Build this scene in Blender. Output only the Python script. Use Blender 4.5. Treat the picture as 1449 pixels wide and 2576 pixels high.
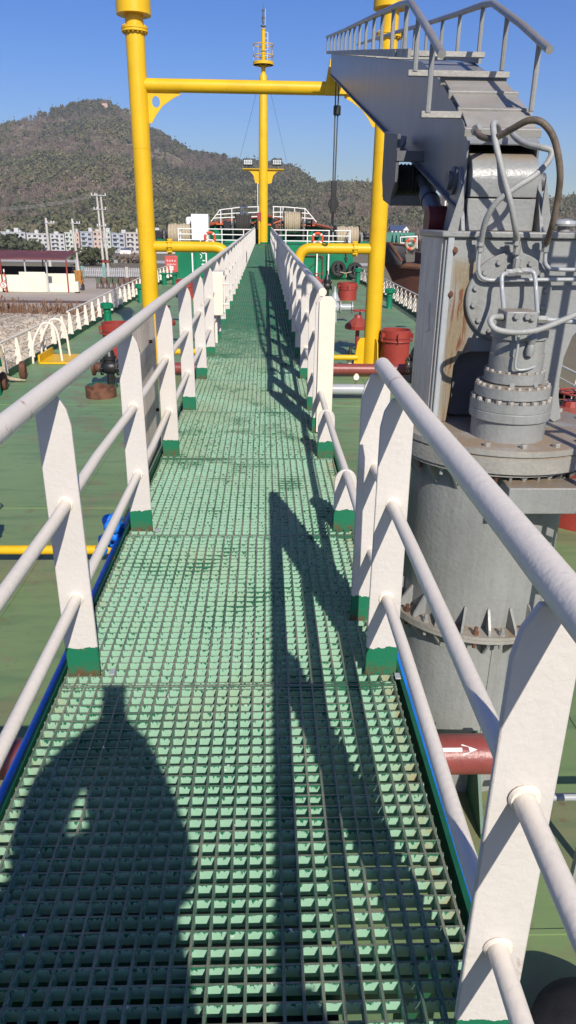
import bpy, bmesh, math, random
import numpy as np
from mathutils import Vector, Matrix, Quaternion
random.seed(7); RNG = np.random.default_rng(7)
for o in list(bpy.data.objects): bpy.data.objects.remove(o)
SC = bpy.context.scene; COL = SC.collection
R = math.radians; PI = math.pi
# ------------------------------------------------------------------ camera, sky, sun, exposure
DECK, GRATE, EYE = 0.0, 2.10, 3.58           # metres: main deck, catwalk grating, lens
FOC, CX, CY = 1800.0, 724.5, 1288.0          # focal length and centre for a 1449 x 2576 picture
def cam_basis(vx=666.0, vy=552.0, roll=-60.0):
    f = Vector((vx-CX, vy-CY, FOC)).normalized()
    d = Vector((roll, -(roll*f.x+FOC*f.z)/f.y, FOC)).normalized()
    r = d.cross(f)
    return r, f, -d
BX, BY, BZ = cam_basis()
CAM = Vector((0, 0, EYE))
def ray(x, y):
    c = Vector((x-CX, y-CY, FOC)); return Vector((BX.dot(c), BY.dot(c), BZ.dot(c)))
def P(x, y, Y):                               # surveyed point of the photograph at distance Y along the ship
    r = ray(x, y); return CAM + r*(Y/r.y)
def PZ(x, y, z): r = ray(x, y); return CAM + r*((z-EYE)/r.z)
def PX(x, y, X0, k=0.0):                      # on the plane X = X0 + k (Y-4.5)
    r = ray(x, y); t = (X0-4.5*k)/(r.x-k*r.y); return CAM + r*t
cam = bpy.data.cameras.new('camera'); cam_o = bpy.data.objects.new('camera', cam); COL.objects.link(cam_o)
rt = Vector((BX.x, BY.x, BZ.x)); dn = Vector((BX.y, BY.y, BZ.y)); fw = Vector((BX.z, BY.z, BZ.z))
cam_o.matrix_world = Matrix(((rt.x, -dn.x, -fw.x, CAM.x), (rt.y, -dn.y, -fw.y, CAM.y), (rt.z, -dn.z, -fw.z, CAM.z), (0, 0, 0, 1)))
cam.sensor_fit = 'VERTICAL'; cam.sensor_height = 24.0; cam.lens = 24.0*FOC/2576.0
cam.clip_start = 0.02; cam.clip_end = 20000
SC.camera = cam_o
SUN_TO = Vector((0.35, -1.40, 1.0)).normalized()
W = bpy.data.worlds.new('World'); SC.world = W; W.use_nodes = True
wn = W.node_tree.nodes; wl = W.node_tree.links; wn.clear()
sky = wn.new('ShaderNodeTexSky'); sky.sky_type = 'NISHITA'; sky.sun_disc = False
sky.sun_elevation = math.asin(SUN_TO.z); sky.sun_rotation = math.atan2(SUN_TO.x, SUN_TO.y)
sky.altitude = 600; sky.air_density = 1.0; sky.dust_density = 0.9; sky.ozone_density = 5.0
bg = wn.new('ShaderNodeBackground'); bg.inputs[1].default_value = 0.112
wo = wn.new('ShaderNodeOutputWorld'); hsv = wn.new('ShaderNodeHueSaturation'); hsv.inputs['Hue'].default_value = 0.518; hsv.inputs['Saturation'].default_value = 1.30; hsv.inputs['Value'].default_value = 1.0
wl.new(sky.outputs[0], hsv.inputs['Color']); wl.new(hsv.outputs[0], bg.inputs[0]); wl.new(bg.outputs[0], wo.inputs[0])
sl = bpy.data.lights.new('sun', 'SUN'); sl.energy = 5.0; sl.angle = R(0.53); sl.color = (1.0, 0.93, 0.83)
so = bpy.data.objects.new('sun', sl); COL.objects.link(so); so.rotation_euler = SUN_TO.to_track_quat('Z', 'Y').to_euler(); so.location = (10, -40, 40)
vs = SC.view_settings; vs.view_transform = 'Standard'; vs.look = 'None'; vs.exposure = 0.20; vs.gamma = 1.0
# ------------------------------------------------------------------ materials
MATS = {}
def _n(nt, t, **k):
    n = nt.nodes.new(t)
    for a, v in k.items():
        if a.startswith('i_'): n.inputs[a[2:].replace('_', ' ')].default_value = v
        else: setattr(n, a, v)
    return n
def mixc(nt, fac, a, b, mode='MIX'):
    m = nt.nodes.new('ShaderNodeMix'); m.data_type = 'RGBA'; m.blend_type = mode
    for s, v in ((0, fac), (6, a), (7, b)):
        if isinstance(v, (int, float)): m.inputs[s].default_value = v
        elif isinstance(v, tuple): m.inputs[s].default_value = (*v, 1) if len(v) == 3 else v
        else: nt.links.new(v, m.inputs[s])
    return m.outputs[2]
def math_(nt, op, a, b=0.0, clamp=False):
    m = nt.nodes.new('ShaderNodeMath'); m.operation = op; m.use_clamp = clamp
    for s, v in ((0, a), (1, b)):
        if isinstance(v, (int, float)): m.inputs[s].default_value = v
        else: nt.links.new(v, m.inputs[s])
    return m.outputs[0]
def ramp(nt, src, lo, hi):
    m = nt.nodes.new('ShaderNodeMapRange'); m.inputs[1].default_value = lo; m.inputs[2].default_value = hi
    m.clamp = True; m.interpolation_type = 'SMOOTHSTEP'; nt.links.new(src, m.inputs[0]); return m.outputs[0]
def coords(nt, scale=(1, 1, 1)):
    g = nt.nodes.new('ShaderNodeNewGeometry')
    if scale == (1, 1, 1): return g, g.outputs['Position']
    v = nt.nodes.new('ShaderNodeVectorMath'); v.operation = 'MULTIPLY'; v.inputs[1].default_value = scale
    nt.links.new(g.outputs['Position'], v.inputs[0]); return g, v.outputs[0]
def noise(nt, vec, scale, detail=4, rough=0.55, dist=0.0):
    n = nt.nodes.new('ShaderNodeTexNoise'); n.inputs['Scale'].default_value = scale; n.inputs['Detail'].default_value = detail
    n.inputs['Roughness'].default_value = rough; n.inputs['Distortion'].default_value = dist
    nt.links.new(vec, n.inputs['Vector']); return n.outputs[0]
def newmat(name):
    m = bpy.data.materials.new(name); m.use_nodes = True; nt = m.node_tree
    return m, nt, nt.nodes['Principled BSDF']
def bump(nt, b, h, strength, dist=0.01, prev=None):
    n = nt.nodes.new('ShaderNodeBump'); n.inputs['Strength'].default_value = strength; n.inputs['Distance'].default_value = dist
    nt.links.new(h, n.inputs['Height'])
    if prev: nt.links.new(prev, n.inputs['Normal'])
    if b: nt.links.new(n.outputs[0], b.inputs['Normal'])
    return n.outputs[0]
RUST = (0.16, 0.05, 0.018); RUST2 = (0.30, 0.12, 0.035)
def paint(name, col, rough=0.42, var=0.12, vscale=2.5, lump=0.25, lscale=45, rust=0.0, rscale=2.2, dust=0.0, dustcol=(0.26, 0.19, 0.12),
          streak=0.0, streakcol=(0.10, 0.07, 0.05), boot=None, spec=0.5, metal=0.0, fine=0.12, stain=False):
    """weathered brush-applied paint on steel"""
    m, nt, b = newmat(name); L = nt.links
    g, pos = coords(nt)
    c = mixc(nt, ramp(nt, noise(nt, pos, vscale, 5), 0.32, 0.68), tuple(x*(1-var) for x in col), tuple(min(1, x*(1+var)) for x in col))
    c = mixc(nt, math_(nt, 'MULTIPLY', ramp(nt, noise(nt, pos, vscale*14, 3), 0.5, 0.72), var*1.6), c, tuple(x*0.45 for x in col))
    if boot:                                      # green painted foot of the catwalk stanchions
        zc, bc = boot
        sx = nt.nodes.new('ShaderNodeSeparateXYZ'); L.new(pos, sx.inputs[0])
        e = math_(nt, 'SUBTRACT', sx.outputs[2], math_(nt, 'MULTIPLY', noise(nt, pos, 40, 2), 0.03))
        c = mixc(nt, math_(nt, 'LESS_THAN', e, zc-0.015), c, bc)
        rf_ = math_(nt, 'MULTIPLY', ramp(nt, math_(nt, 'MULTIPLY', sx.outputs[2], -1), -(zc-0.045), -(zc-0.11)), ramp(nt, noise(nt, pos, 26, 5, 0.65), 0.40, 0.60))
        c = mixc(nt, math_(nt, 'MULTIPLY', rf_, 0.85), c, (0.13, 0.055, 0.025))
    if streak:
        _, sp = coords(nt, (14, 14, 0.8))
        c = mixc(nt, math_(nt, 'MULTIPLY', ramp(nt, noise(nt, sp, 2.0, 4, 0.6), 0.42, 0.75), streak), c, streakcol)
    if stain:                                     # rust run-off below the two studs on the house front
        sx = nt.nodes.new('ShaderNodeSeparateXYZ'); L.new(pos, sx.inputs[0])
        _, sp = coords(nt, (16, 16, 1.3)); ns = noise(nt, sp, 1.6, 6, 0.65)
        band = math_(nt, 'MULTIPLY', ramp(nt, sx.outputs[0], 1.035, 1.075), ramp(nt, math_(nt, 'MULTIPLY', sx.outputs[0], -1), -1.24, -1.13))
        band = math_(nt, 'MULTIPLY', band, ramp(nt, math_(nt, 'MULTIPLY', sx.outputs[2], -1), -3.42, -3.34))
        c = mixc(nt, math_(nt, 'MULTIPLY', math_(nt, 'MULTIPLY', band, ramp(nt, ns, 0.25, 0.50)), 0.85), c, (0.22, 0.165, 0.085))
        c = mixc(nt, math_(nt, 'MULTIPLY', math_(nt, 'MULTIPLY', band, ramp(nt, noise(nt, sp, 2.4, 6, 0.7, 0.5), 0.52, 0.64)), 0.9), c, (0.15, 0.045, 0.015))
    rr = b.inputs['Roughness']; rr.default_value = rough
    if rust:
        r1 = noise(nt, pos, rscale, 6, 0.62, 0.6)
        _, sp2 = coords(nt, (9, 9, 1.1)); r2 = noise(nt, sp2, 1.4, 5, 0.6)
        rm = math_(nt, 'ADD', math_(nt, 'MULTIPLY', r1, 0.65), math_(nt, 'MULTIPLY', r2, 0.35))
        lo = 0.70-0.17*rust
        mk = ramp(nt, rm, lo, lo+0.07)
        rc = mixc(nt, noise(nt, pos, 60, 3), RUST, RUST2)
        c = mixc(nt, math_(nt, 'MULTIPLY', mk, min(1.0, 0.55+rust*0.4)), c, rc)
        L.new(math_(nt, 'ADD', math_(nt, 'MULTIPLY', mk, 0.45), rough, True), rr)
    if dust:
        sn = nt.nodes.new('ShaderNodeSeparateXYZ'); L.new(g.outputs['Normal'], sn.inputs[0])
        dm = math_(nt, 'MULTIPLY', ramp(nt, sn.outputs[2], 0.55, 0.95), ramp(nt, noise(nt, pos, 5, 5), 0.25, 0.62))
        c = mixc(nt, math_(nt, 'MULTIPLY', dm, dust), c, dustcol)
    L.new(c, b.inputs['Base Color']); b.inputs['Specular IOR Level'].default_value = spec; b.inputs['Metallic'].default_value = metal
    h = math_(nt, 'ADD', noise(nt, pos, lscale, 3, 0.5, 0.3), math_(nt, 'MULTIPLY', noise(nt, pos, lscale*6, 2), fine))
    if lump: bump(nt, b, h, lump, 0.006)
    MATS[name] = m; return m
WHITE = (0.60, 0.565, 0.525)
DKGREEN = (0.010, 0.155, 0.075)
paint('white', (0.77, 0.70, 0.59), 0.45, 0.03, 3, 0.22, 60, rust=0.36, rscale=9)
paint('white_post', WHITE, 0.47, 0.03, 3, 0.28, 60, rust=0.50, rscale=8, boot=(GRATE+0.105, DKGREEN))
paint('white_far', (0.80, 0.78, 0.74), 0.5, 0.05, lump=0)
paint('yellow', (0.71, 0.43, 0.010), 0.42, 0.07, 1.5, 0.14, 25, rust=0.46, rscale=6.0, spec=0.35, streak=0.10, streakcol=(0.45, 0.24, 0.02))
paint('green_paint', (0.004, 0.17, 0.080), 0.5, 0.14, 1.2, 0.12, 14, streak=0.2, streakcol=(0.02, 0.13, 0.065), rust=0.12, spec=0.25)
paint('green_rusty', (0.008, 0.10, 0.045), 0.5, 0.2, 2, 0.35, 40, rust=0.62, rscale=6)
paint('green_dark', (0.008, 0.075, 0.036), 0.5, 0.2, 2, 0.15, 30, rust=0.1)
paint('hull_side', (0.02, 0.03, 0.028), 0.6, 0.2, 1, 0.1, 6, rust=0.5)
paint('grey', (0.265, 0.275, 0.268), 0.36, 0.10, 2.2, 0.5, 38, rust=0.22, rscale=5.0, streak=0.28, streakcol=(0.17, 0.15, 0.12), dust=0.8)
paint('grey_rust', (0.27, 0.281, 0.276), 0.36, 0.07, 2.2, 0.5, 34, rust=0.12, rscale=2.6, dust=0.6, stain=True)
paint('grey_streak', (0.20, 0.21, 0.225), 0.36, 0.10, 3, 0.10, 30, rust=0.14, rscale=5, streak=0.30, streakcol=(0.12, 0.12, 0.13))
paint('pale_bounce_streak', (0.72, 0.63, 0.52), 0.6, 0.12, 3, 0.25, 60, streak=0.6, streakcol=(0.40, 0.34, 0.27), rust=0.05)  # streaky plate; base raised to carry light bounced onto the crane house side
paint('grey_dark', (0.10, 0.105, 0.115), 0.5, 0.15, 3, 0.2, 40, rust=0.2)
paint('grey_pipe', (0.36, 0.38, 0.385), 0.33, 0.06, 3, 0.22, 30, rust=0.1)
paint('hose_grey', (0.33, 0.335, 0.32), 0.55, 0.12, 8, 0.35, 70, rust=0.12, rscale=9)
paint('hose_brown', (0.15, 0.115, 0.085), 0.6, 0.3, 12, 0.35, 70, rust=0.35, rscale=9)
paint('red_oxide', (0.29, 0.038, 0.026), 0.45, 0.15, 2, 0.2, 30, rust=0.2, dust=0.3)
paint('red_pipe', (0.235, 0.055, 0.047), 0.38, 0.12, 4, 0.4, 45, rust=0.15)
paint('red_dark', (0.15, 0.020, 0.018), 0.5, 0.15, 4, 0.2, 30)
paint('rusty', (0.13, 0.055, 0.03), 0.85, 0.35, 7, 0.5, 50, rust=0.7, rscale=6)
paint('black_iron', (0.016, 0.016, 0.017), 0.42, 0.2, 6, 0.3, 50)
paint('black_rubber', (0.022, 0.021, 0.020), 0.75, 0.3, 8, 0.3, 60)
paint('blue_pipe', (0.012, 0.20, 0.75), 0.42, 0.12, 5, 0.45, 55, rust=0.12, rscale=8)
paint('orange', (0.55, 0.115, 0.035), 0.6, 0.15, 3, 0.1, 20, rust=0.2)
paint('ring_orange', (0.62, 0.07, 0.025), 0.6, 0.1, 4, 0.05)
paint('rope', (0.42, 0.35, 0.24), 0.95, 0.25, 20, 0.8, 120)
paint('rope_dark', (0.05, 0.045, 0.04), 0.95, 0.3, 20, 0.6, 100)
paint('sign_red', (0.52, 0.09, 0.075), 0.4, 0.06, lump=0)
paint('flange_dusty', (0.30, 0.29, 0.26), 0.5, 0.12, 4, 0.6, 45, rust=0.22, rscale=4, dust=0.9)
paint('grey_step', (0.30, 0.295, 0.27), 0.5, 0.12, 4, 0.5, 45, rust=0.24, rscale=5, dust=0.35)
paint('lens_black', (0.012, 0.012, 0.014), 0.3, 0.1, lump=0)
paint('glass_lamp', (0.55, 0.58, 0.58), 0.15, 0.1, lump=0, spec=0.8)
paint('brass', (0.45, 0.35, 0.16), 0.35, 0.1, metal=0.8)
paint('steel_wire', (0.06, 0.06, 0.062), 0.5, 0.2, lump=0)
paint('ship_grey', (0.085, 0.085, 0.083), 0.7, 0.22, 0.6, 0.1, 5, rust=0.35, rscale=0.5, streak=0.4, streakcol=(0.14, 0.07, 0.04))
paint('ship_brown', (0.105, 0.040, 0.028), 0.8, 0.25, 0.5, 0.1, 5, rust=0.5, rscale=0.6, streak=0.4, streakcol=(0.16, 0.06, 0.03))
paint('ship_teal', (0.05, 0.19, 0.14), 0.6, 0.2, 1, 0.1, 8, rust=0.35)
paint('cloth_dark', (0.03, 0.032, 0.04), 0.9, 0.2, 6, 0.3, 40); paint('cloth_jeans', (0.04, 0.055, 0.10), 0.9, 0.2, 6, 0.3, 60)
paint('skin', (0.45, 0.25, 0.17), 0.5, 0.08, 6, 0.05, 60); paint('hair', (0.012, 0.010, 0.009), 0.6, 0.2, 30, 0.4, 120)
paint('red_twine', (0.5, 0.03, 0.03), 0.8, 0.2, lump=0); paint('gauge_face', (0.75, 0.74, 0.70), 0.3, 0.05, lump=0)
# land
paint('concrete', (0.43, 0.365, 0.29), 0.9, 0.12, 0.15, 0.15, 2, streak=0)
paint('cream_sheet', (0.68, 0.68, 0.55), 0.5, 0.06, 0.8, lump=0)
paint('maroon_roof', (0.15, 0.048, 0.042), 0.6, 0.15, 1, lump=0, rust=0.1)
paint('shade_net', (0.010, 0.010, 0.011), 0.9, 0.3, lump=0)
paint('pale_concrete', (0.50, 0.47, 0.43), 0.9, 0.1, 0.6, lump=0)
paint('fence_grey', (0.40, 0.40, 0.42), 0.6, 0.1, 1, lump=0); paint('fence_teal', (0.16, 0.33, 0.30), 0.6, 0.1, lump=0)
paint('bin_brown', (0.14, 0.085, 0.065), 0.7, 0.25, 2, rust=0.5); paint('bin_green', (0.10, 0.13, 0.085), 0.7, 0.25, 2, rust=0.35)
paint('timber', (0.52, 0.24, 0.055), 0.8, 0.2, 3, lump=0); paint('soot', (0.05, 0.045, 0.04), 0.8, 0.2, lump=0)
for i, c in enumerate(((0.50, 0.50, 0.50), (0.46, 0.48, 0.51), (0.49, 0.49, 0.47), (0.50, 0.54, 0.48), (0.35, 0.38, 0.43), (0.55, 0.39, 0.31), (0.48, 0.52, 0.48), (0.37, 0.40, 0.45), (0.50, 0.46, 0.43))):
    paint('facade_%d' % i, c, 0.85, 0.06, 0.25, lump=0, streak=0.12, streakcol=(0.3, 0.3, 0.3))
paint('window_glass', (0.045, 0.055, 0.07), 0.15, 0.2, 0.5, lump=0); paint('roof_blue', (0.05, 0.075, 0.15), 0.5, 0.1, 0.5, lump=0)
paint('wall_white', (0.74, 0.70, 0.66), 0.8, 0.05, 0.5, lump=0); paint('trunk', (0.10, 0.07, 0.05), 0.9, 0.3, 4, lump=0)
def grating_mat():
    m, nt, b = newmat('grating'); L = nt.links; g, pos = coords(nt)
    sx = nt.nodes.new('ShaderNodeSeparateXYZ'); L.new(pos, sx.inputs[0]); sn = nt.nodes.new('ShaderNodeSeparateXYZ'); L.new(g.outputs['Normal'], sn.inputs[0])
    _, bp = coords(nt, (6, 6, 260))
    mint = mixc(nt, noise(nt, bp, 1.0, 3), (0.255, 0.47, 0.33), (0.335, 0.55, 0.41))          # brushed moulded resin
    mint = mixc(nt, math_(nt, 'MULTIPLY', ramp(nt, noise(nt, pos, 2.2, 4), 0.52, 0.76), 0.30), mint, (0.40, 0.43, 0.24))
    ed = math_(nt, 'SMOOTH_MIN', sx.outputs[0], 0.0)
    rustside = math_(nt, 'MAXIMUM', ramp(nt, sx.outputs[0], 0.36, 0.47), math_(nt, 'MULTIPLY', ramp(nt, math_(nt, 'MULTIPLY', sx.outputs[0], -1), 0.60, 0.70), 0.35))
    mint = mixc(nt, math_(nt, 'MULTIPLY', math_(nt, 'MULTIPLY', rustside, ramp(nt, noise(nt, pos, 12, 4), 0.36, 0.6)), 0.75), mint, (0.42, 0.22, 0.07))
    mint = mixc(nt, math_(nt, 'MULTIPLY', math_(nt, 'MULTIPLY', ramp(nt, sx.outputs[1], 2.6, 6.0), ramp(nt, noise(nt, pos, 1.6, 4), 0.30, 0.62)), 0.65), mint, (0.27, 0.335, 0.21))   # trodden-in grime
    _, dp = coords(nt, (1, 1, 0.28))
    drip = math_(nt, 'ADD', math_(nt, 'MULTIPLY', ramp(nt, noise(nt, dp, 110, 3, 0.6), 0.46, 0.85), 0.022), math_(nt, 'MULTIPLY', ramp(nt, noise(nt, pos, 3.2, 3), 0.52, 0.72), 0.008))
    drip = math_(nt, 'ADD', drip, math_(nt, 'MULTIPLY', ramp(nt, sx.outputs[1], 6.0, 16.0), math_(nt, 'MULTIPLY', noise(nt, pos, 9, 4), 0.026)))   # fresher paint forward, less trodden
    pm = math_(nt, 'GREATER_THAN', sx.outputs[2], math_(nt, 'SUBTRACT', GRATE-0.0015, drip))
    side = mixc(nt, pm, mint, mixc(nt, noise(nt, pos, 30, 3), (0.012, 0.10, 0.055), (0.018, 0.17, 0.085)))
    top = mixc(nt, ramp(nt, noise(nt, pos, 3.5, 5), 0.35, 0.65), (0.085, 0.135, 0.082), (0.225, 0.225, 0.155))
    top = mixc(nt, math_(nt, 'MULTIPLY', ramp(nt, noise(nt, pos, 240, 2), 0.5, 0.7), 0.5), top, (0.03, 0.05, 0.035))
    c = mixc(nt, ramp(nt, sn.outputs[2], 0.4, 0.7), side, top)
    fl = ramp(nt, noise(nt, pos, 55, 1), 0.775, 0.79)
    c = mixc(nt, fl, c, (0.7, 0.66, 0.62))
    L.new(c, b.inputs['Base Color']); b.inputs['Roughness'].default_value = 0.5
    bump(nt, b, noise(nt, pos, 180, 2), 0.25, 0.002); MATS['grating'] = m
grating_mat()
def deck_mat():
    m, nt, b = newmat('deck_paint'); L = nt.links; g, pos = coords(nt)
    c = mixc(nt, ramp(nt, noise(nt, pos, 0.35, 5), 0.35, 0.65), (0.145, 0.26, 0.115), (0.205, 0.32, 0.15))
    sx = nt.nodes.new('ShaderNodeSeparateXYZ'); L.new(pos, sx.inputs[0])
    c = mixc(nt, math_(nt, 'MULTIPLY', ramp(nt, sx.outputs[1], 16.0, 8.0), 0.6), c, (0.185, 0.24, 0.085))  # older, sun-yellowed coat aft
    c = mixc(nt, math_(nt, 'MULTIPLY', ramp(nt, noise(nt, pos, 0.9, 6, 0.62, 1.2), 0.50, 0.60), 0.6), c, (0.215, 0.185, 0.10))
    _, sp = coords(nt, (0.5, 3.0, 1))
    c = mixc(nt, math_(nt, 'MULTIPLY', ramp(nt, noise(nt, sp, 2.0, 5, 0.6), 0.45, 0.68), 0.5), c, (0.09, 0.165, 0.075))
    c = mixc(nt, math_(nt, 'MULTIPLY', ramp(nt, noise(nt, pos, 3.5, 6, 0.65), 0.60, 0.68), 0.65), c, (0.17, 0.10, 0.06))
    c = mixc(nt, math_(nt, 'MULTIPLY', ramp(nt, noise(nt, pos, 38, 3), 0.64, 0.74), 0.5), c, (0.24, 0.28, 0.19))
    L.new(c, b.inputs['Base Color']); L.new(math_(nt, 'ADD', math_(nt, 'MULTIPLY', noise(nt, pos, 1.5, 4), 0.25), 0.42), b.inputs['Roughness'])
    n1 = bump(nt, None, noise(nt, pos, 0.8, 4), 0.5, 0.05); bump(nt, b, noise(nt, pos, 50, 3), 0.2, 0.004, n1); MATS['deck_paint'] = m
deck_mat()
def mud_mat():
    m, nt, b = newmat('mud'); L = nt.links; g, pos = coords(nt)
    v = nt.nodes.new('ShaderNodeTexVoronoi'); v.feature = 'DISTANCE_TO_EDGE'; v.inputs['Scale'].default_value = 2.6
    dv = nt.nodes.new('ShaderNodeVectorMath'); dv.operation = 'ADD'; L.new(pos, dv.inputs[0])
    nn = nt.nodes.new('ShaderNodeTexNoise'); nn.inputs['Scale'].default_value = 2.0; L.new(pos, nn.inputs['Vector']); L.new(nn.outputs[1], dv.inputs[1])
    L.new(dv.outputs[0], v.inputs['Vector'])
    e = ramp(nt, v.outputs[0], 0.0, 0.07)
    c = mixc(nt, ramp(nt, noise(nt, pos, 1.2, 5), 0.3, 0.7), (0.43, 0.355, 0.265), (0.56, 0.48, 0.37))
    c = mixc(nt, math_(nt, 'MULTIPLY', math_(nt, 'SUBTRACT', 1.0, e), 0.6), c, (0.20, 0.16, 0.12))
    L.new(c, b.inputs['Base Color']); b.inputs['Roughness'].default_value = 0.95
    n1 = bump(nt, None, e, 0.8, 0.10); bump(nt, b, noise(nt, pos, 4, 6), 0.8, 0.15, n1); MATS['mud'] = m
mud_mat()
def ground_mat():
    m, nt, b = newmat('ground'); L = nt.links; g, pos = coords(nt)
    c = mixc(nt, ramp(nt, noise(nt, pos, 0.05, 6), 0.35, 0.65), (0.17, 0.135, 0.085), (0.20, 0.175, 0.095))
    c = mixc(nt, math_(nt, 'MULTIPLY', ramp(nt, noise(nt, pos, 0.6, 5), 0.5, 0.7), 0.6), c, (0.07, 0.085, 0.035))
    L.new(c, b.inputs['Base Color']); b.inputs['Roughness'].default_value = 0.95; MATS['ground'] = m
    m, nt, b = newmat('hillside'); L = nt.links; g, pos = coords(nt)
    c = mixc(nt, ramp(nt, noise(nt, pos, 0.012, 7), 0.35, 0.65), (0.15, 0.14, 0.085), (0.24, 0.20, 0.13))
    c = mixc(nt, ramp(nt, noise(nt, pos, 0.05, 6), 0.6, 0.7), c, (0.28, 0.22, 0.155))
    L.new(c, b.inputs['Base Color']); b.inputs['Roughness'].default_value = 0.95; MATS['hillside'] = m
    m, nt, b = newmat('water'); L = nt.links; g, pos = coords(nt)
    b.inputs['Base Color'].default_value = (0.105, 0.085, 0.055, 1); b.inputs['Roughness'].default_value = 0.08
    bump(nt, b, noise(nt, pos, 1.2, 3), 0.08, 0.05); MATS['water'] = m
ground_mat()
def leaf_mat(name, cols, trans=0.0, big=0.010):
    m, nt, b = newmat(name); L = nt.links
    oi = nt.nodes.new('ShaderNodeObjectInfo'); cr = nt.nodes.new('ShaderNodeValToRGB'); cr.color_ramp.interpolation = 'LINEAR'
    for k, (p, c) in enumerate(cols):
        e = cr.color_ramp.elements[k] if k < 2 else cr.color_ramp.elements.new(p)
        e.position = p; e.color = (*c, 1)
    nz = noise(nt, oi.outputs['Location'], big, 5, 0.6)
    f = math_(nt, 'ADD', math_(nt, 'MULTIPLY', ramp(nt, nz, 0.35, 0.65), 0.50), math_(nt, 'MULTIPLY', oi.outputs['Random'], 0.50))
    L.new(f, cr.inputs[0]); g, pos = coords(nt)
    c = mixc(nt, noise(nt, pos, 0.9, 2), mixc(nt, 0.35, cr.outputs[0], (0, 0, 0)), mixc(nt, 0.12, cr.outputs[0], (0.35, 0.3, 0.2)))
    L.new(c, b.inputs['Base Color']); b.inputs['Roughness'].default_value = 0.75; b.inputs['Specular IOR Level'].default_value = 0.25
    MATS[name] = m
leaf_mat('leaf_evergreen', ((0.0, (0.050, 0.062, 0.034)), (0.35, (0.085, 0.10, 0.045)), (0.7, (0.155, 0.155, 0.068)), (1.0, (0.24, 0.205, 0.10))))
leaf_mat('twig_bare', ((0.0, (0.15, 0.12, 0.095)), (0.5, (0.25, 0.19, 0.14)), (1.0, (0.35, 0.275, 0.19))))
leaf_mat('leaf_bush', ((0.0, (0.035, 0.055, 0.018)), (0.6, (0.065, 0.08, 0.028)), (1.0, (0.10, 0.10, 0.04))), big=0.3)
leaf_mat('dry_grass', ((0.0, (0.17, 0.08, 0.05)), (0.6, (0.25, 0.14, 0.08)), (1.0, (0.14, 0.14, 0.05))), big=0.5)
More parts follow.
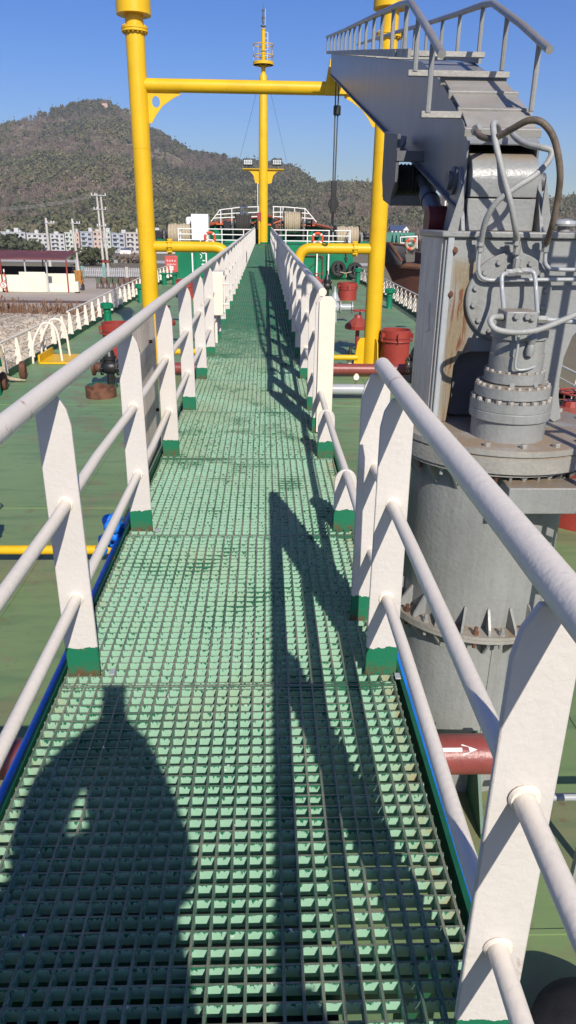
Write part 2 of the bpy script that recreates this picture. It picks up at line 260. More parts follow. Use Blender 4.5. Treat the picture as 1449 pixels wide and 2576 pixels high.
# ------------------------------------------------------------------ mesh builder
ORG = {}
def frame(d):
    d = Vector(d).normalized(); u = Vector((0, 0, 1)) if abs(d.z) < 0.95 else Vector((0, 1, 0))
    a = d.cross(u).normalized(); return a, a.cross(d).normalized() * -1 if False else d.cross(a).normalized()*-1, d
class MB:
    def __init__(s): s.v = []; s.f = []
    def add(s, vs, fs):
        k = len(s.v); s.v.extend([tuple(v) for v in vs]); s.f.extend([tuple(i+k for i in f) for f in fs]); return s
    def box(s, c, size, rot=None):
        x, y, z = (t/2 for t in size); c = Vector(c)
        pts = [Vector((a*x, b*y, d*z)) for d in (-1, 1) for b in (-1, 1) for a in (-1, 1)]
        if rot is not None: pts = [rot @ p for p in pts]
        return s.add([c+p for p in pts], [(0, 2, 3, 1), (4, 5, 7, 6), (0, 1, 5, 4), (2, 6, 7, 3), (0, 4, 6, 2), (1, 3, 7, 5)])
    def bar(s, p0, p1, w, h, up=(0, 0, 1)):      # rectangular bar: w sideways, h along up
        p0 = Vector(p0); p1 = Vector(p1); d = (p1-p0).normalized(); up = Vector(up)
        a = d.cross(up)
        if a.length < 1e-4: a = d.cross(Vector((0, 1, 0)))
        a.normalize(); b = a.cross(d).normalized()
        q = [(-1, -1), (1, -1), (1, 1), (-1, 1)]
        vs = [p + a*(i*w/2) + b*(j*h/2) for p in (p0, p1) for i, j in q]
        return s.add(vs, [(3, 2, 1, 0), (4, 5, 6, 7), (0, 1, 5, 4), (1, 2, 6, 5), (2, 3, 7, 6), (3, 0, 4, 7)])
    def tube(s, p0, p1, r0, r1=None, n=14, caps=True):
        return s.pipe([p0, p1], r0, n, caps, r1)
    def pipe(s, pts, r, n=10, caps=True, r1=None):
        pts = [Vector(p) for p in pts]; m = len(pts)
        rs = [r]*m if r1 is None else [r+(r1-r)*i/(m-1) for i in range(m)]
        if isinstance(r, (list, tuple)): rs = list(r)
        t0 = (pts[1]-pts[0]).normalized(); u = Vector((0, 0, 1)) if abs(t0.z) < 0.9 else Vector((0, 1, 0))
        a = t0.cross(u).normalized(); vs = []; prev = t0
        for i, p in enumerate(pts):
            t = ((pts[min(i+1, m-1)]-pts[i]).normalized() + (pts[i]-pts[max(i-1, 0)]).normalized()).normalized()
            q = prev.rotation_difference(t); a = (q @ a); a = (a - t*a.dot(t)).normalized(); prev = t; b = t.cross(a)
            k = 1.0
            if 0 < i < m-1:
                cs = t.dot((pts[i+1]-pts[i]).normalized()); k = 1.0
            for j in range(n):
                an = 2*PI*j/n; vs.append(p + (a*math.cos(an)+b*math.sin(an))*rs[i]*k)
        fs = [(i*n+j, i*n+(j+1) % n, (i+1)*n+(j+1) % n, (i+1)*n+j) for i in range(m-1) for j in range(n)]
        if caps: fs += [tuple(range(n))[::-1], tuple((m-1)*n+j for j in range(n))]
        return s.add(vs, fs)
    def lathe(s, prof, c, axis=(0, 0, 1), n=28, arc=None):
        c = Vector(c); ax = Vector(axis).normalized(); u = Vector((1, 0, 0)) if abs(ax.x) < 0.9 else Vector((0, 1, 0))
        a = (u-ax*u.dot(ax)).normalized(); b = ax.cross(a); vs = []; full = arc is None
        a0, a1 = (0, 2*PI) if full else arc; k = n if full else n+1
        for r, z in prof:
            for j in range(k):
                an = a0+(a1-a0)*j/n; vs.append(c+ax*z+(a*math.cos(an)+b*math.sin(an))*r)
        fs = []
        for i in range(len(prof)-1):
            for j in range(n):
                j2 = (j+1) % k if full else j+1
                fs.append((i*k+j, i*k+j2, (i+1)*k+j2, (i+1)*k+j))
        if full:
            if prof[0][0] > 1e-6: fs.append(tuple(range(k))[::-1])
            if prof[-1][0] > 1e-6: fs.append(tuple((len(prof)-1)*k+j for j in range(k)))
        return s.add(vs, fs)
    def torus(s, c, axis, Rr, r, n=28, m=10, arc=(0, 2*PI), ref=None):
        c = Vector(c); ax = Vector(axis).normalized(); u = Vector(ref) if ref else (Vector((1, 0, 0)) if abs(ax.x) < 0.9 else Vector((0, 1, 0)))
        a = (u-ax*u.dot(ax)).normalized(); b = ax.cross(a); full = abs(arc[1]-arc[0]-2*PI) < 1e-6; k = n if full else n+1; vs = []
        for i in range(k):
            an = arc[0]+(arc[1]-arc[0])*i/n; d = a*math.cos(an)+b*math.sin(an)
            for j in range(m):
                q = 2*PI*j/m; vs.append(c+d*(Rr+r*math.cos(q))+ax*r*math.sin(q))
        fs = [((i % k)*m+j, ((i+1) % k)*m+j, ((i+1) % k)*m+(j+1) % m, (i % k)*m+(j+1) % m) for i in range(n) for j in range(m)]
        return s.add(vs, fs)
    def prism(s, poly, o, ax, ay, t):            # 2D polygon in frame (ax, ay) at o, extruded symmetric by t along ax x ay
        o = Vector(o); ax = Vector(ax); ay = Vector(ay); nz = ax.cross(ay).normalized(); n = len(poly)
        vs = [o+ax*x+ay*y+nz*(k*t/2) for k in (-1, 1) for x, y in poly]
        return s.add(vs, [tuple(range(n))[::-1], tuple(range(n, 2*n))] + [(i, (i+1) % n, (i+1) % n+n, i+n) for i in range(n)])
    def bolt(s, c, axis, r=0.014, h=0.016):
        return s.lathe([(r, 0), (r, h*0.8), (r*0.8, h)], c, axis, 6)
    def mesh(s, name, mat, org=(0, 0, 0), smooth=True, ang=35):
        me = bpy.data.meshes.new(name); o = Vector(org)
        me.from_pydata([(x-o.x, y-o.y, z-o.z) for x, y, z in s.v], [], s.f)
        me.materials.append(MATS[mat] if isinstance(mat, str) else mat)
        bm = bmesh.new(); bm.from_mesh(me); bmesh.ops.recalc_face_normals(bm, faces=bm.faces); bm.to_mesh(me); bm.free()
        if smooth:
            me.shade_smooth(); me.set_sharp_from_angle(angle=R(ang))
        return me
    def build(s, name, mat, parent=None, org=None, smooth=True, bevel=0, ang=35):
        og = ORG[parent.name] if parent is not None else (Vector(org) if org is not None else Vector((0, 0, 0)))
        o = bpy.data.objects.new(name, s.mesh(name, mat, og, smooth, ang)); COL.objects.link(o)
        ORG[o.name] = og
        if parent is not None: o.parent = parent
        else: o.location = og
        if bevel:
            bv = o.modifiers.new('bevel', 'BEVEL'); bv.width = bevel; bv.segments = 2; bv.limit_method = 'ANGLE'; bv.angle_limit = R(50)
        return o
LAND = []
def thing(name, label, cat, loc=(0, 0, 0), group=None, land=False):
    o = bpy.data.objects.new(name, None); COL.objects.link(o); o.location = loc; ORG[o.name] = Vector(loc); o.empty_display_size = 0.1
    return tag(o, label, cat, group, land)
def tag(o, label, cat, group=None, land=False, kind=None):
    o['label'] = label
    if cat: o['category'] = cat
    if group: o['group'] = group
    if kind: o['kind'] = kind
    if land: LAND.append(o)
    return o
def struct(o, land=False, kind='structure', label=None):
    o['kind'] = kind
    if label: o['label'] = label
    if land: LAND.append(o)
    return o
def copy_tree(src, loc, parent=None):
    c = src.copy(); COL.objects.link(c); ORG[c.name] = Vector(loc)
    if parent is None: c.location = loc
    else: c.parent = parent; c.matrix_parent_inverse = src.matrix_parent_inverse.copy()
    for ch in src.children: copy_tree(ch, loc, c)
    return c
def spline(pts, k=6):                             # Catmull-Rom through points
    pts = [Vector(p) for p in pts]; out = []; q = [pts[0]*2-pts[1]] + pts + [pts[-1]*2-pts[-2]]
    for i in range(1, len(q)-2):
        a, b, c, d = q[i-1:i+3]
        for j in range(k):
            t = j/k; out.append(0.5*((2*b)+(c-a)*t+(2*a-5*b+4*c-d)*t*t+(3*b-a-3*c+d)*t**3))
    out.append(pts[-1]); return out
def elbow(a, c, b, k=6, cut=0.25):                # a -> c -> b with a rounded corner
    a, b, c = Vector(a), Vector(b), Vector(c); u = c+(a-c).normalized()*cut; w = c+(b-c).normalized()*cut
    return [a]+[u*(1-t)**2+c*2*t*(1-t)+w*t*t for t in (i/k for i in range(k+1))]+[b]
# ================================================================== the ship: hull, deck, forecastle
XL, XR = -0.63, 0.41                                # catwalk rails
PITCH = 0.0406; NR, NC = 31, 28; PAN = PITCH*NR; Y0 = 2.05; GX0, GX1 = -0.686, -0.686+PITCH*NC
BULK = 48.9; BOWY = 63.0; FC = 2.10; HB = 6.15     # bulkhead, bow, forecastle deck level, half beam
def half(y):
    if y < 42: return HB
    t = min(1, (y-42)/(BOWY-42)); return HB*(1-t**2.3)+0.05
ship = thing('tanker_ship', 'small tanker with green main deck that the catwalk runs along', 'ship', (0, 20, -3.2))
def ring(z, ys, off=0.0):
    return [Vector((-half(y)-off, y, z)) for y in ys] + [Vector((half(y)+off, y, z)) for y in reversed(ys)]
ys = [-12] + list(range(0, 42, 6)) + [42, 44, 46, 48, 50, 52, 54, 56, 58, 60, 61.5, 62.5, 63]
m = MB(); n = len(ys)*2
for z, o in ((-4.2, -0.35), (-1.0, 0.0), (-0.02, 0.0)): m.v.extend([tuple(v) for v in ring(z, ys, o)])
m.f = [(k*n+i, k*n+(i+1) % n, (k+1)*n+(i+1) % n, (k+1)*n+i) for k in range(2) for i in range(n)]
m.build('hull', 'hull_side', ship)
ysd = [y for y in ys if y <= 48] + [BULK+0.05]
m = MB()
for i in range(len(ysd)-1):
    a, b = ysd[i], ysd[i+1]; xs = [-1, -0.55, 0, 0.55, 1]
    for j in range(4):
        m.add([(xs[j]*half(a), a, 0), (xs[j+1]*half(a), a, 0), (xs[j+1]*half(b), b, 0), (xs[j]*half(b), b, 0)], [(0, 1, 2, 3)])
m.build('deck', 'deck_paint', ship)
for x in (-4.75, -2.55, 2.4, 4.6):
    MB().bar((x, -12, 0.0), (x, BULK, 0.0), 0.03, 0.014).build('weld_seam', 'deck_paint', ship)
for y in (2.7, 8.9, 14.6, 21.0, 27.2, 33.3, 39.5):
    MB().bar((-HB, y, 0.0), (HB, y, 0.0), 0.03, 0.015).build('weld_seam', 'deck_paint', ship)
for s in (-1, 1):
    m = MB(); yy = [y for y in ys if y <= 48]
    for i in range(len(yy)-1): m.bar((s*(half(yy[i])-0.03), yy[i], 0.09), (s*(half(yy[i+1])-0.03), yy[i+1], 0.09), 0.02, 0.18)
    m.build('fishplate', 'green_dark', ship)
hb = half(BULK)
m = MB(); m.box((0, BULK, FC/2), (2*hb, 0.03, FC-0.02)); m.build('bulkhead', 'green_paint', ship)
for x in (-4.9, -3.0, 1.6, 4.2):
    MB().bar((x, BULK-0.02, 0.05), (x, BULK-0.02, FC-0.03), 0.02, 0.02, (0, 1, 0)).build('weld_seam', 'green_paint', ship)
yf = [BULK, 51, 53, 55, 57, 59, 60.5, 62, 62.8]; m = MB()
for i in range(len(yf)-1):
    a, b = yf[i], yf[i+1]; m.add([(-half(a), a, FC), (half(a), a, FC), (half(b), b, FC), (-half(b), b, FC)], [(0, 1, 2, 3)])
m.build('forecastle_deck', 'green_paint', ship)
def bw_top(y): return FC + 0.78 + 0.95*max(0, (y-51.5)/11.0)
for s in (-1, 1):
    m = MB(); c = MB(); yb = [51.5, 53, 54.5, 56, 57.5, 59, 60.5, 61.7, 62.8]
    for i in range(len(yb)-1):
        a, b = yb[i], yb[i+1]; ta, tb = bw_top(a), bw_top(b)
        xa, xb = s*half(a), s*half(b)
        m.add([(xa, a, -0.1), (xb, b, -0.1), (xb, b, tb), (xa, a, ta)], [(0, 1, 2, 3)])
        c.bar((xa-s*0.05, a, ta), (xb-s*0.05, b, tb), 0.34, 0.13)
    bwk = m.build('bulwark', 'green_paint', ship); c.build('capping_rail', 'orange', bwk)
    for y in (52.6, 54.4, 56.2, 58.0, 59.6):
        x = s*half(y); MB().prism([(0, 0.02), (-s*0.7, 0.02), (-s*0.08, bw_top(y)-FC-0.05), (0, bw_top(y)-FC-0.05)], (x, y, FC), (1, 0, 0), (0, 0, 1), 0.02).build('stiffener', 'green_paint', bwk)
# ------------------------------------------------------------------ catwalk
cat = thing('catwalk', 'long green moulded grating catwalk leading to the yellow mast', 'walkway', (-0.11, 20, 1.9))
def bars(long_, cross_):
    m = MB()
    if long_:
        for i in range(NC+1): m.box((GX0+i*PITCH, PAN/2, GRATE-0.019), (0.0064, PAN-0.009, 0.038))
    if cross_:
        for ye in (0.005, PAN-0.005): m.box(((GX0+GX1)/2, ye, GRATE-0.018), (GX1-GX0+0.014, 0.006, 0.036))
        for j in range(NR): m.box(((GX0+GX1)/2, (j+0.5)*PITCH, GRATE-0.0195), (GX1-GX0+0.014, 0.0050, 0.037))
    return m
near_mb = bars(True, False)
for ye in (0.005, PAN-0.005): near_mb.box(((GX0+GX1)/2, ye, GRATE-0.018), (GX1-GX0+0.014, 0.006, 0.036))
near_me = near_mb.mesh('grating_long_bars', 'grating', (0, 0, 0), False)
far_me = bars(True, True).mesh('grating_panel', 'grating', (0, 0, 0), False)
cross_me = MB().box(((GX0+GX1)/2, 0, GRATE-0.0195), (GX1-GX0+0.014, 0.0050, 0.037)).mesh('cross_bar', 'grating', (0, 0, 0), False)
for k in range(-11, 37):
    y = Y0+k*PAN; nearp = -1 <= k <= 6
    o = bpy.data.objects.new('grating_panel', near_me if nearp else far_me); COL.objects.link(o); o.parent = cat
    dz = random.uniform(-0.004, 0.0)
    o.location = Vector((random.uniform(-0.004, 0.004), y, dz))-ORG[cat.name]; ORG[o.name] = Vector((0, y, 0))
    if nearp:
        for j in range(NR):
            c = bpy.data.objects.new('cross_bar', cross_me); COL.objects.link(c); c.parent = o; c.location = (0, (j+0.5)*PITCH, random.uniform(-0.0008, 0.0))
for x, s in ((GX0-0.045, 1), (GX1+0.040, -1)):
    m = MB(); m.box((x, 18, 1.985), (0.014, 60, 0.15)); m.box((x+s*0.025, 18, 1.905), (0.05, 60, 0.010)); m.build('stringer', 'green_rusty', cat)
for y in [1.2+5.04*i for i in range(-2, 10)]:
    m = MB()
    m.box(((GX0+GX1)/2, y, 1.85), (1.30, 0.08, 0.09)); m.build('crossbeam', 'green_dark', cat)
    for x in (-0.60, 0.38): MB().box((x, y, 0.905), (0.08, 0.08, 1.80)).build('leg', 'green_dark', cat)
MB().box((-0.25, 22, 1.775), (0.86, 50, 0.03)).build('shade_plate', 'black_iron', cat)  # black plate added under the grating to darken its open cells
for px, py in ((282, 1690), (1000, 1700), (395, 1333), (898, 1338)):
    p = PZ(px, py, GRATE+0.004); MB().box((p.x, p.y, GRATE+0.003), (0.02, 0.035, 0.005)).build('clip', 'grey_pipe', cat, bevel=0.002)
# ------------------------------------------------------------------ catwalk railings
def post_mesh(h=0.985, name='post', flip=1):
    q = [(-0.056, -0.02), (0.056, -0.02), (0.050, h-0.09), (0.040, h-0.04), (0.018, h), (-0.042, h), (-0.052, h-0.05)]
    m = MB().prism([(x*flip, z) for x, z in q], (0, 0, GRATE), (1, 0, 0), (0, 0, 1), 0.013)
    return m
def short_mesh():
    q = [(-0.056, -0.02), (0.056, -0.02), (0.056, 0.24)] + [(0.056*math.cos(a), 0.26+0.065*math.sin(a)) for a in [PI*i/8 for i in range(9)]] + [(-0.056, 0.24)]
    return MB().prism(q, (0, 0, GRATE), (1, 0, 0), (0, 0, 1), 0.013)
ZG = (0, 0, GRATE)
PM = {1: post_mesh(flip=1).mesh('post', 'white_post', ZG), -1: post_mesh(flip=-1).mesh('post', 'white_post', ZG), 0: short_mesh().mesh('post', 'white_post', ZG)}
def add_posts(root, x, ysx, kind):
    for y in ysx:
        o = bpy.data.objects.new('post', PM[kind]); COL.objects.link(o); o.parent = root
        o.location = Vector((x, y, GRATE))-ORG[root.name]
        o.rotation_euler = (random.uniform(-0.006, 0.006), random.uniform(-0.008, 0.008), random.uniform(-0.05, 0.05))
        bv = o.modifiers.new('bevel', 'BEVEL'); bv.width = 0.003; bv.segments = 2
def wavy(x, y0, y1, z, step=0.63, amp=0.004):
    n = max(2, int(abs(y1-y0)/step)); return [(x+random.uniform(-amp, amp), y0+(y1-y0)*i/n, z+random.uniform(-amp, amp)) for i in range(n+1)]
def rail_set(root, x, ya, yb, mids=True):
    MB().pipe(wavy(x, ya, yb, GRATE+1.012), 0.0285, 16).build('top_rail', 'white', root, ang=50)
    if mids:
        for z in (0.64, 0.30): MB().pipe(wavy(x, ya, yb, GRATE+z), 0.0190, 12).build('mid_rail', 'white', root, ang=50)
def collar(root, x, y, z, r):
    MB().torus((x, y, z), (0, 1, 0), r+0.001, 0.0065, 18, 6).build('weld_collar', 'white', root)
pl_y = [2.13+1.26*k for k in range(-3, 37)]
rl = thing('catwalk_railing', 'white pipe railing along the whole left side of the catwalk', 'railing', (XL, 20, GRATE))
add_posts(rl, XL, pl_y, 1); rail_set(rl, XL, -1.8, 48.6)
rn = thing('catwalk_railing', 'white pipe railing at the near right in front of the grey crane pedestal', 'railing', (XR, 1, GRATE))
add_posts(rn, XR, [-1.65, -0.39, 0.87, 2.124], -1); add_posts(rn, XR-0.012, [2.49], -1); rail_set(rn, XR, -1.8, 2.50)
rf = thing('catwalk_railing', 'white pipe railing along the far right of the catwalk, ending in a broad post', 'railing', (XR, 25, GRATE))
pf = [5.24] + [5.93+1.26*k for k in range(0, 34)]
add_posts(rf, XR, pf, -1); rail_set(rf, XR, 5.22, 48.6)
MB().prism([(-0.055, 0), (0.06, 0), (0.06, 0.95), (0.03, 0.985), (-0.03, 0.985), (-0.055, 0.95)], (XR+0.03, 5.215, GRATE), (1, 0, 0), (0, 0, 1), 0.013).build('end_plate', 'white', rf, bevel=0.003)
rlow = thing('low_rail', 'low white kick rail on two stubby green-footed posts at the catwalk opening', 'railing', (XR, 4, GRATE))
add_posts(rlow, XR, [3.40, 4.62], 0); MB().pipe(wavy(XR, 2.52, 5.20, GRATE+0.30), 0.0195, 12).build('rail', 'white', rlow)
for root, x, yl in ((rl, XL, pl_y[2:9]), (rn, XR, [0.87, 2.124]), (rf, XR, pf[:4])):
    for y in yl:
        for z in (0.64, 0.30): collar(root, x, y-0.008, GRATE+z, 0.0190)
# things fixed to the catwalk
m = MB(); m.box((-0.775, 4.62, 2.50), (0.012, 1.06, 0.96)); sp = m.build('side_panel', 'pale_bounce_streak', None, org=(-0.775, 4.62, 2.02), bevel=0.003)
tag(sp, 'flat grey-white sheet panel hung outside the left catwalk railing', 'panel')
for y, z in ((4.85, 2.82), (4.35, 2.84), (5.0, 2.32)):
    m = MB(); m.tube((-0.768, y, z), (-0.748, y, z), 0.012, n=8); m.build('bolt', 'rusty', sp)
cb = thing('junction_cabinet', 'small white steel cabinet clamped to the left catwalk railing', 'cabinet', (-0.60, 9.4, 2.42))
pc = P(556, 705, 9.4)
m = MB(); m.box((-0.585, 9.42, 2.72), (0.15, 0.40, 0.52)); m.build('body', 'white', cb, bevel=0.012)
m = MB(); m.box((-0.50, 9.21, 2.72), (0.02, 0.015, 0.44)); hng = m.build('hinge', 'white', cb, bevel=0.003)
for z in (2.60, 2.84): MB().tube((-0.51, 9.205, z), (-0.44, 9.205, z), 0.012, n=8).build('clamp', 'white', hng)
m = MB(); m.box((-0.62, 9.42, 2.28), (0.03, 0.10, 0.36)); m.build('bracket', 'white', cb)
bl = MB().pipe(wavy(-0.778, -1.6, 4.3, 1.975, amp=0.006), 0.022, 12).build('blue_pipe', 'blue_pipe', None, org=(-0.79, 1, 1.94)); tag(bl, 'blue service pipe running beside the left edge of the catwalk', 'pipe')
bag = MB()
for i in range(26):
    a = RNG.normal(size=3)*0.045; bag.lathe([(0.001, -0.035), (0.03, -0.02), (0.038, 0.0), (0.028, 0.02), (0.001, 0.034)], (-0.80+a[0], 3.62+a[1]*1.3, 1.99+a[2]), tuple(RNG.normal(size=3)), 7)
tag(bag.build('wrapping', 'blue_pipe', None, org=(-0.80, 3.62, 1.9), ang=80), 'crumpled blue wrapping tied round the blue pipe on the left', 'wrapping')
br = MB().pipe(wavy(0.565, -1.6, 3.2, 1.84, amp=0.005), 0.024, 12).build('blue_pipe', 'blue_pipe', None, org=(0.565, 1, 1.81)); tag(br, 'blue service pipe along the right edge of the catwalk by the crane', 'pipe')
tw = MB()
for i in range(16):
    a = RNG.normal(size=(4, 3))*0.035; b0 = Vector((0.60, 4.35, 2.0)); tw.pipe(spline([b0+Vector(q)+Vector((0.02*j, -0.02*j, -0.03*j)) for j, q in enumerate(a)], 3), 0.004, 5)
tag(tw.build('twine', 'red_twine', None, org=(0.60, 4.35, 1.9)), 'tangle of red twine hanging beside the low rail', 'twine')
# ------------------------------------------------------------------ deck pipes
def tagpipe(mb, name, mat, label, org, cat_='pipe', group=None): return tag(mb.build(name, mat, None, org=org, ang=50), label, cat_, group)
rp = thing('cargo_pipe', 'thick red oxide pipe with a white arrow passing under the catwalk beside the crane', 'pipe', (0, 3.4, 0.5))
m = MB(); m.tube((-3.4, 3.4, 0.62), (1.42, 3.4, 0.62), 0.118, n=24); m.build('body', 'red_pipe', rp)
MB().lathe([(0.118, 0), (0.13, 0.004), (0.13, 0.05), (0.118, 0.055)], (1.36, 3.4, 0.62), (1, 0, 0), 24).build('flange', 'red_pipe', rp)
ar = MB()
for (u, w) in (((1.0, 0.03), (1.16, 0.03)),):
    q = [(0.98, -0.012), (1.16, -0.012), (1.16, -0.035), (1.25, 0.0), (1.16, 0.035), (1.16, 0.012), (0.98, 0.012)]
    vs = [(x, 3.4-0.1195*math.sin(R(38)+y_*8), 0.62+0.1195*math.cos(R(38)+y_*8)) for x, y_ in q]; ar.add(vs, [(0, 1, 5, 6), (2, 3, 4)])
ar.build('painted_arrow', 'gauge_face', rp, smooth=False)
for x in (-2.2, 0.0): MB().box((x, 3.4, 0.25), (0.12, 0.16, 0.50)).build('saddle', 'green_dark', rp)
rp2 = thing('cargo_pipe', 'red oxide pipe lying athwartships just in front of the yellow gantry posts', 'pipe', (0, 17.6, 0.05))
MB().tube((-2.6, 17.6, 0.19), (4.4, 17.6, 0.19), 0.135, n=22).build('body', 'red_pipe', rp2)
for x in (-2.5, 4.2): MB().lathe([(0.19, 0), (0.19, 0.04)], (x, 17.6, 0.19), (1, 0, 0), 22).build('flange', 'red_pipe', rp2)
tagpipe(MB().tube((-6.0, 7.07, 0.25), (-0.4, 7.07, 0.25), 0.050, n=16), 'yellow_pipe', 'yellow', 'thin yellow pipe crossing low over the green deck on the left', (-3, 7.07, 0.0))
tagpipe(MB().pipe(elbow((-2.3, 18.6, 0.42), (-0.2, 18.6, 0.42), (-0.2, 18.6, 0.02), cut=0.15), 0.075, 14), 'yellow_pipe', 'yellow', 'yellow pipe on the deck beside the left gantry post', (-1.5, 18.6, 0.0))
tagpipe(MB().pipe(elbow((2.4, 18.6, 0.30), (0.6, 18.6, 0.30), (0.6, 18.6, 0.02), cut=0.15), 0.07, 14), 'yellow_pipe', 'yellow', 'yellow pipe on the deck beside the right gantry post', (1.6, 18.6, 0.0))
ge = thing('elbow_pipe', 'grey flanged elbow pipe with a pressure gauge right of the catwalk', 'pipe', (1.8, 15.2, 0))
MB().pipe(elbow((0.9, 15.2, 0.22), (2.27, 15.2, 0.22), (2.27, 15.2, 0.0), cut=0.2), 0.115, 18).build('body', 'grey_pipe', ge)
MB().lathe([(0.17, 0), (0.17, 0.03), (0.12, 0.03), (0.12, 0.05), (0.17, 0.05), (0.17, 0.08)], (1.34, 15.2, 0.22), (1, 0, 0), 20).build('flange', 'black_iron', ge)
MB().tube((1.95, 15.2, 0.33), (1.95, 15.2, 0.42), 0.018, n=8).build('gauge_stem', 'brass', ge)
gg = MB().lathe([(0.07, 0), (0.075, 0.02), (0.06, 0.03)], (1.95, 15.17, 0.49), (0, -1, 0), 20).build('gauge', 'brass', ge)
MB().lathe([(0.058, 0.0), (0.058, 0.002)], (1.95, 15.138, 0.49), (0, -1, 0), 18).build('dial', 'gauge_face', gg); MB().bar((1.925, 15.134, 0.47), (1.975, 15.134, 0.515), 0.008, 0.004).build('pointer', 'black_iron', gg)
# ------------------------------------------------------------------ gantry of yellow posts
ga = thing('pipe_gantry', 'yellow gantry of two tall capped vent posts joined by a crossbar', 'gantry', (0, 19.2, 0))
PL, PR, GY = -2.94, 2.84, 19.2
for x, capz in ((PL, 7.79), (PR, 8.02)):
    pst = MB().tube((x, GY, 0.0), (x, GY, 7.46), 0.215, n=32).build('post', 'yellow', ga)
    m = MB().lathe([(0.295, 0), (0.295, 0.045)], (x, GY, 7.46), n=32); m.lathe([(0.295, 0), (0.295, 0.045)], (x, GY, 7.515), n=32); m.build('flange', 'yellow', pst)
    for i in range(16):
        a = 2*PI*i/16; MB().tube((x+0.26*math.cos(a), GY+0.26*math.sin(a), 7.43), (x+0.26*math.cos(a), GY+0.26*math.sin(a), 7.59), 0.017, n=6).build('bolt', 'yellow', pst)
    for zz in (1.9, 3.4, 5.1): MB().torus((x, GY, zz), (0, 0, 1), 0.2155, 0.005, 32, 5).build('weld_ring', 'yellow', pst)
    MB().tube((x, GY, 7.56), (x, GY, 8.4), 0.205, n=28).build('neck', 'yellow', pst)
    MB().lathe([(0.37, 0.0), (0.385, 0.0), (0.385, 1.25), (0.30, 1.33), (0.0, 1.36)], (x, GY, capz), n=36).build('cap', 'yellow', pst)
    for a in (0, PI/2, PI, 3*PI/2):
        d = Vector((math.cos(a+PI*0.08), math.sin(a+PI*0.08), 0))
        MB().prism([(0.2, 0.0), (0.50, 0.0), (0.40, 0.62), (0.33, 0.72), (0.2, 0.72)], (x, GY, 0), d, (0, 0, 1), 0.025).build('base_gusset', 'yellow', pst)
MB().tube((PL, GY, 6.43), (PR, GY, 6.43), 0.142, n=26).build('crossbar', 'yellow', ga)
for x, s in ((PL, 1), (PR, -1)):
    q = [(0.20, -0.10), (0.95, -0.10), (0.98, -0.18), (0.80, -0.26), (0.55, -0.42), (0.38, -0.62), (0.28, -0.78), (0.20, -0.78)]
    h = [(0.40+0.095*math.cos(a), -0.34+0.12*math.sin(a)) for a in [2*PI*i/14 for i in range(14)]]
    bm = bmesh.new(); vo = [bm.verts.new((x+s*u, GY, 6.43+w)) for u, w in q]; vh = [bm.verts.new((x+s*u, GY, 6.43+w)) for u, w in h]
    eds = [bm.edges.new((vo[i], vo[(i+1) % len(q)])) for i in range(len(q))] + [bm.edges.new((vh[i], vh[(i+1) % 14])) for i in range(14)]
    bmesh.ops.triangle_fill(bm, edges=eds, use_beauty=True)
    me = bpy.data.meshes.new('gusset'); bm.to_mesh(me); bm.free(); me.materials.append(MATS['yellow'])
    o = bpy.data.objects.new('gusset', me); COL.objects.link(o); o.parent = ga; o.location = -ORG[ga.name]
    sd = o.modifiers.new('solid', 'SOLIDIFY'); sd.thickness = 0.025; sd.offset = 0
m = MB().prism([(1.38, 6.30), (1.95, 6.30), (1.95, 6.52), (1.62, 6.55), (1.56, 7.00), (1.50, 7.00)], (0, GY-0.02, 0), (1, 0, 0), (0, 0, 1), 0.30); m.build('boom_rest', 'yellow', ga, bevel=0.01)
for s, x0 in ((1, PL), (-1, PR)):
    xe = x0+s*1.98
    pp = MB().pipe(elbow((x0, GY, 2.92), (xe, GY, 2.92), (xe, GY+0.02, 0.03), cut=0.34, k=9), 0.13, 18).build('branch_pipe', 'yellow', ga)
    MB().lathe([(0.15, 0), (0.165, 0.02), (0.165, 0.07), (0.15, 0.09)], (x0+s*0.52, GY, 2.92), (s, 0, 0), 20).build('flange', 'yellow', pp)
    for i in range(8):
        a = 2*PI*i/8; MB().bolt((x0+s*0.50, GY+0.165*math.cos(a), 2.92+0.165*math.sin(a)), (s, 0, 0), 0.02, 0.13).build('bolt', 'yellow', pp)
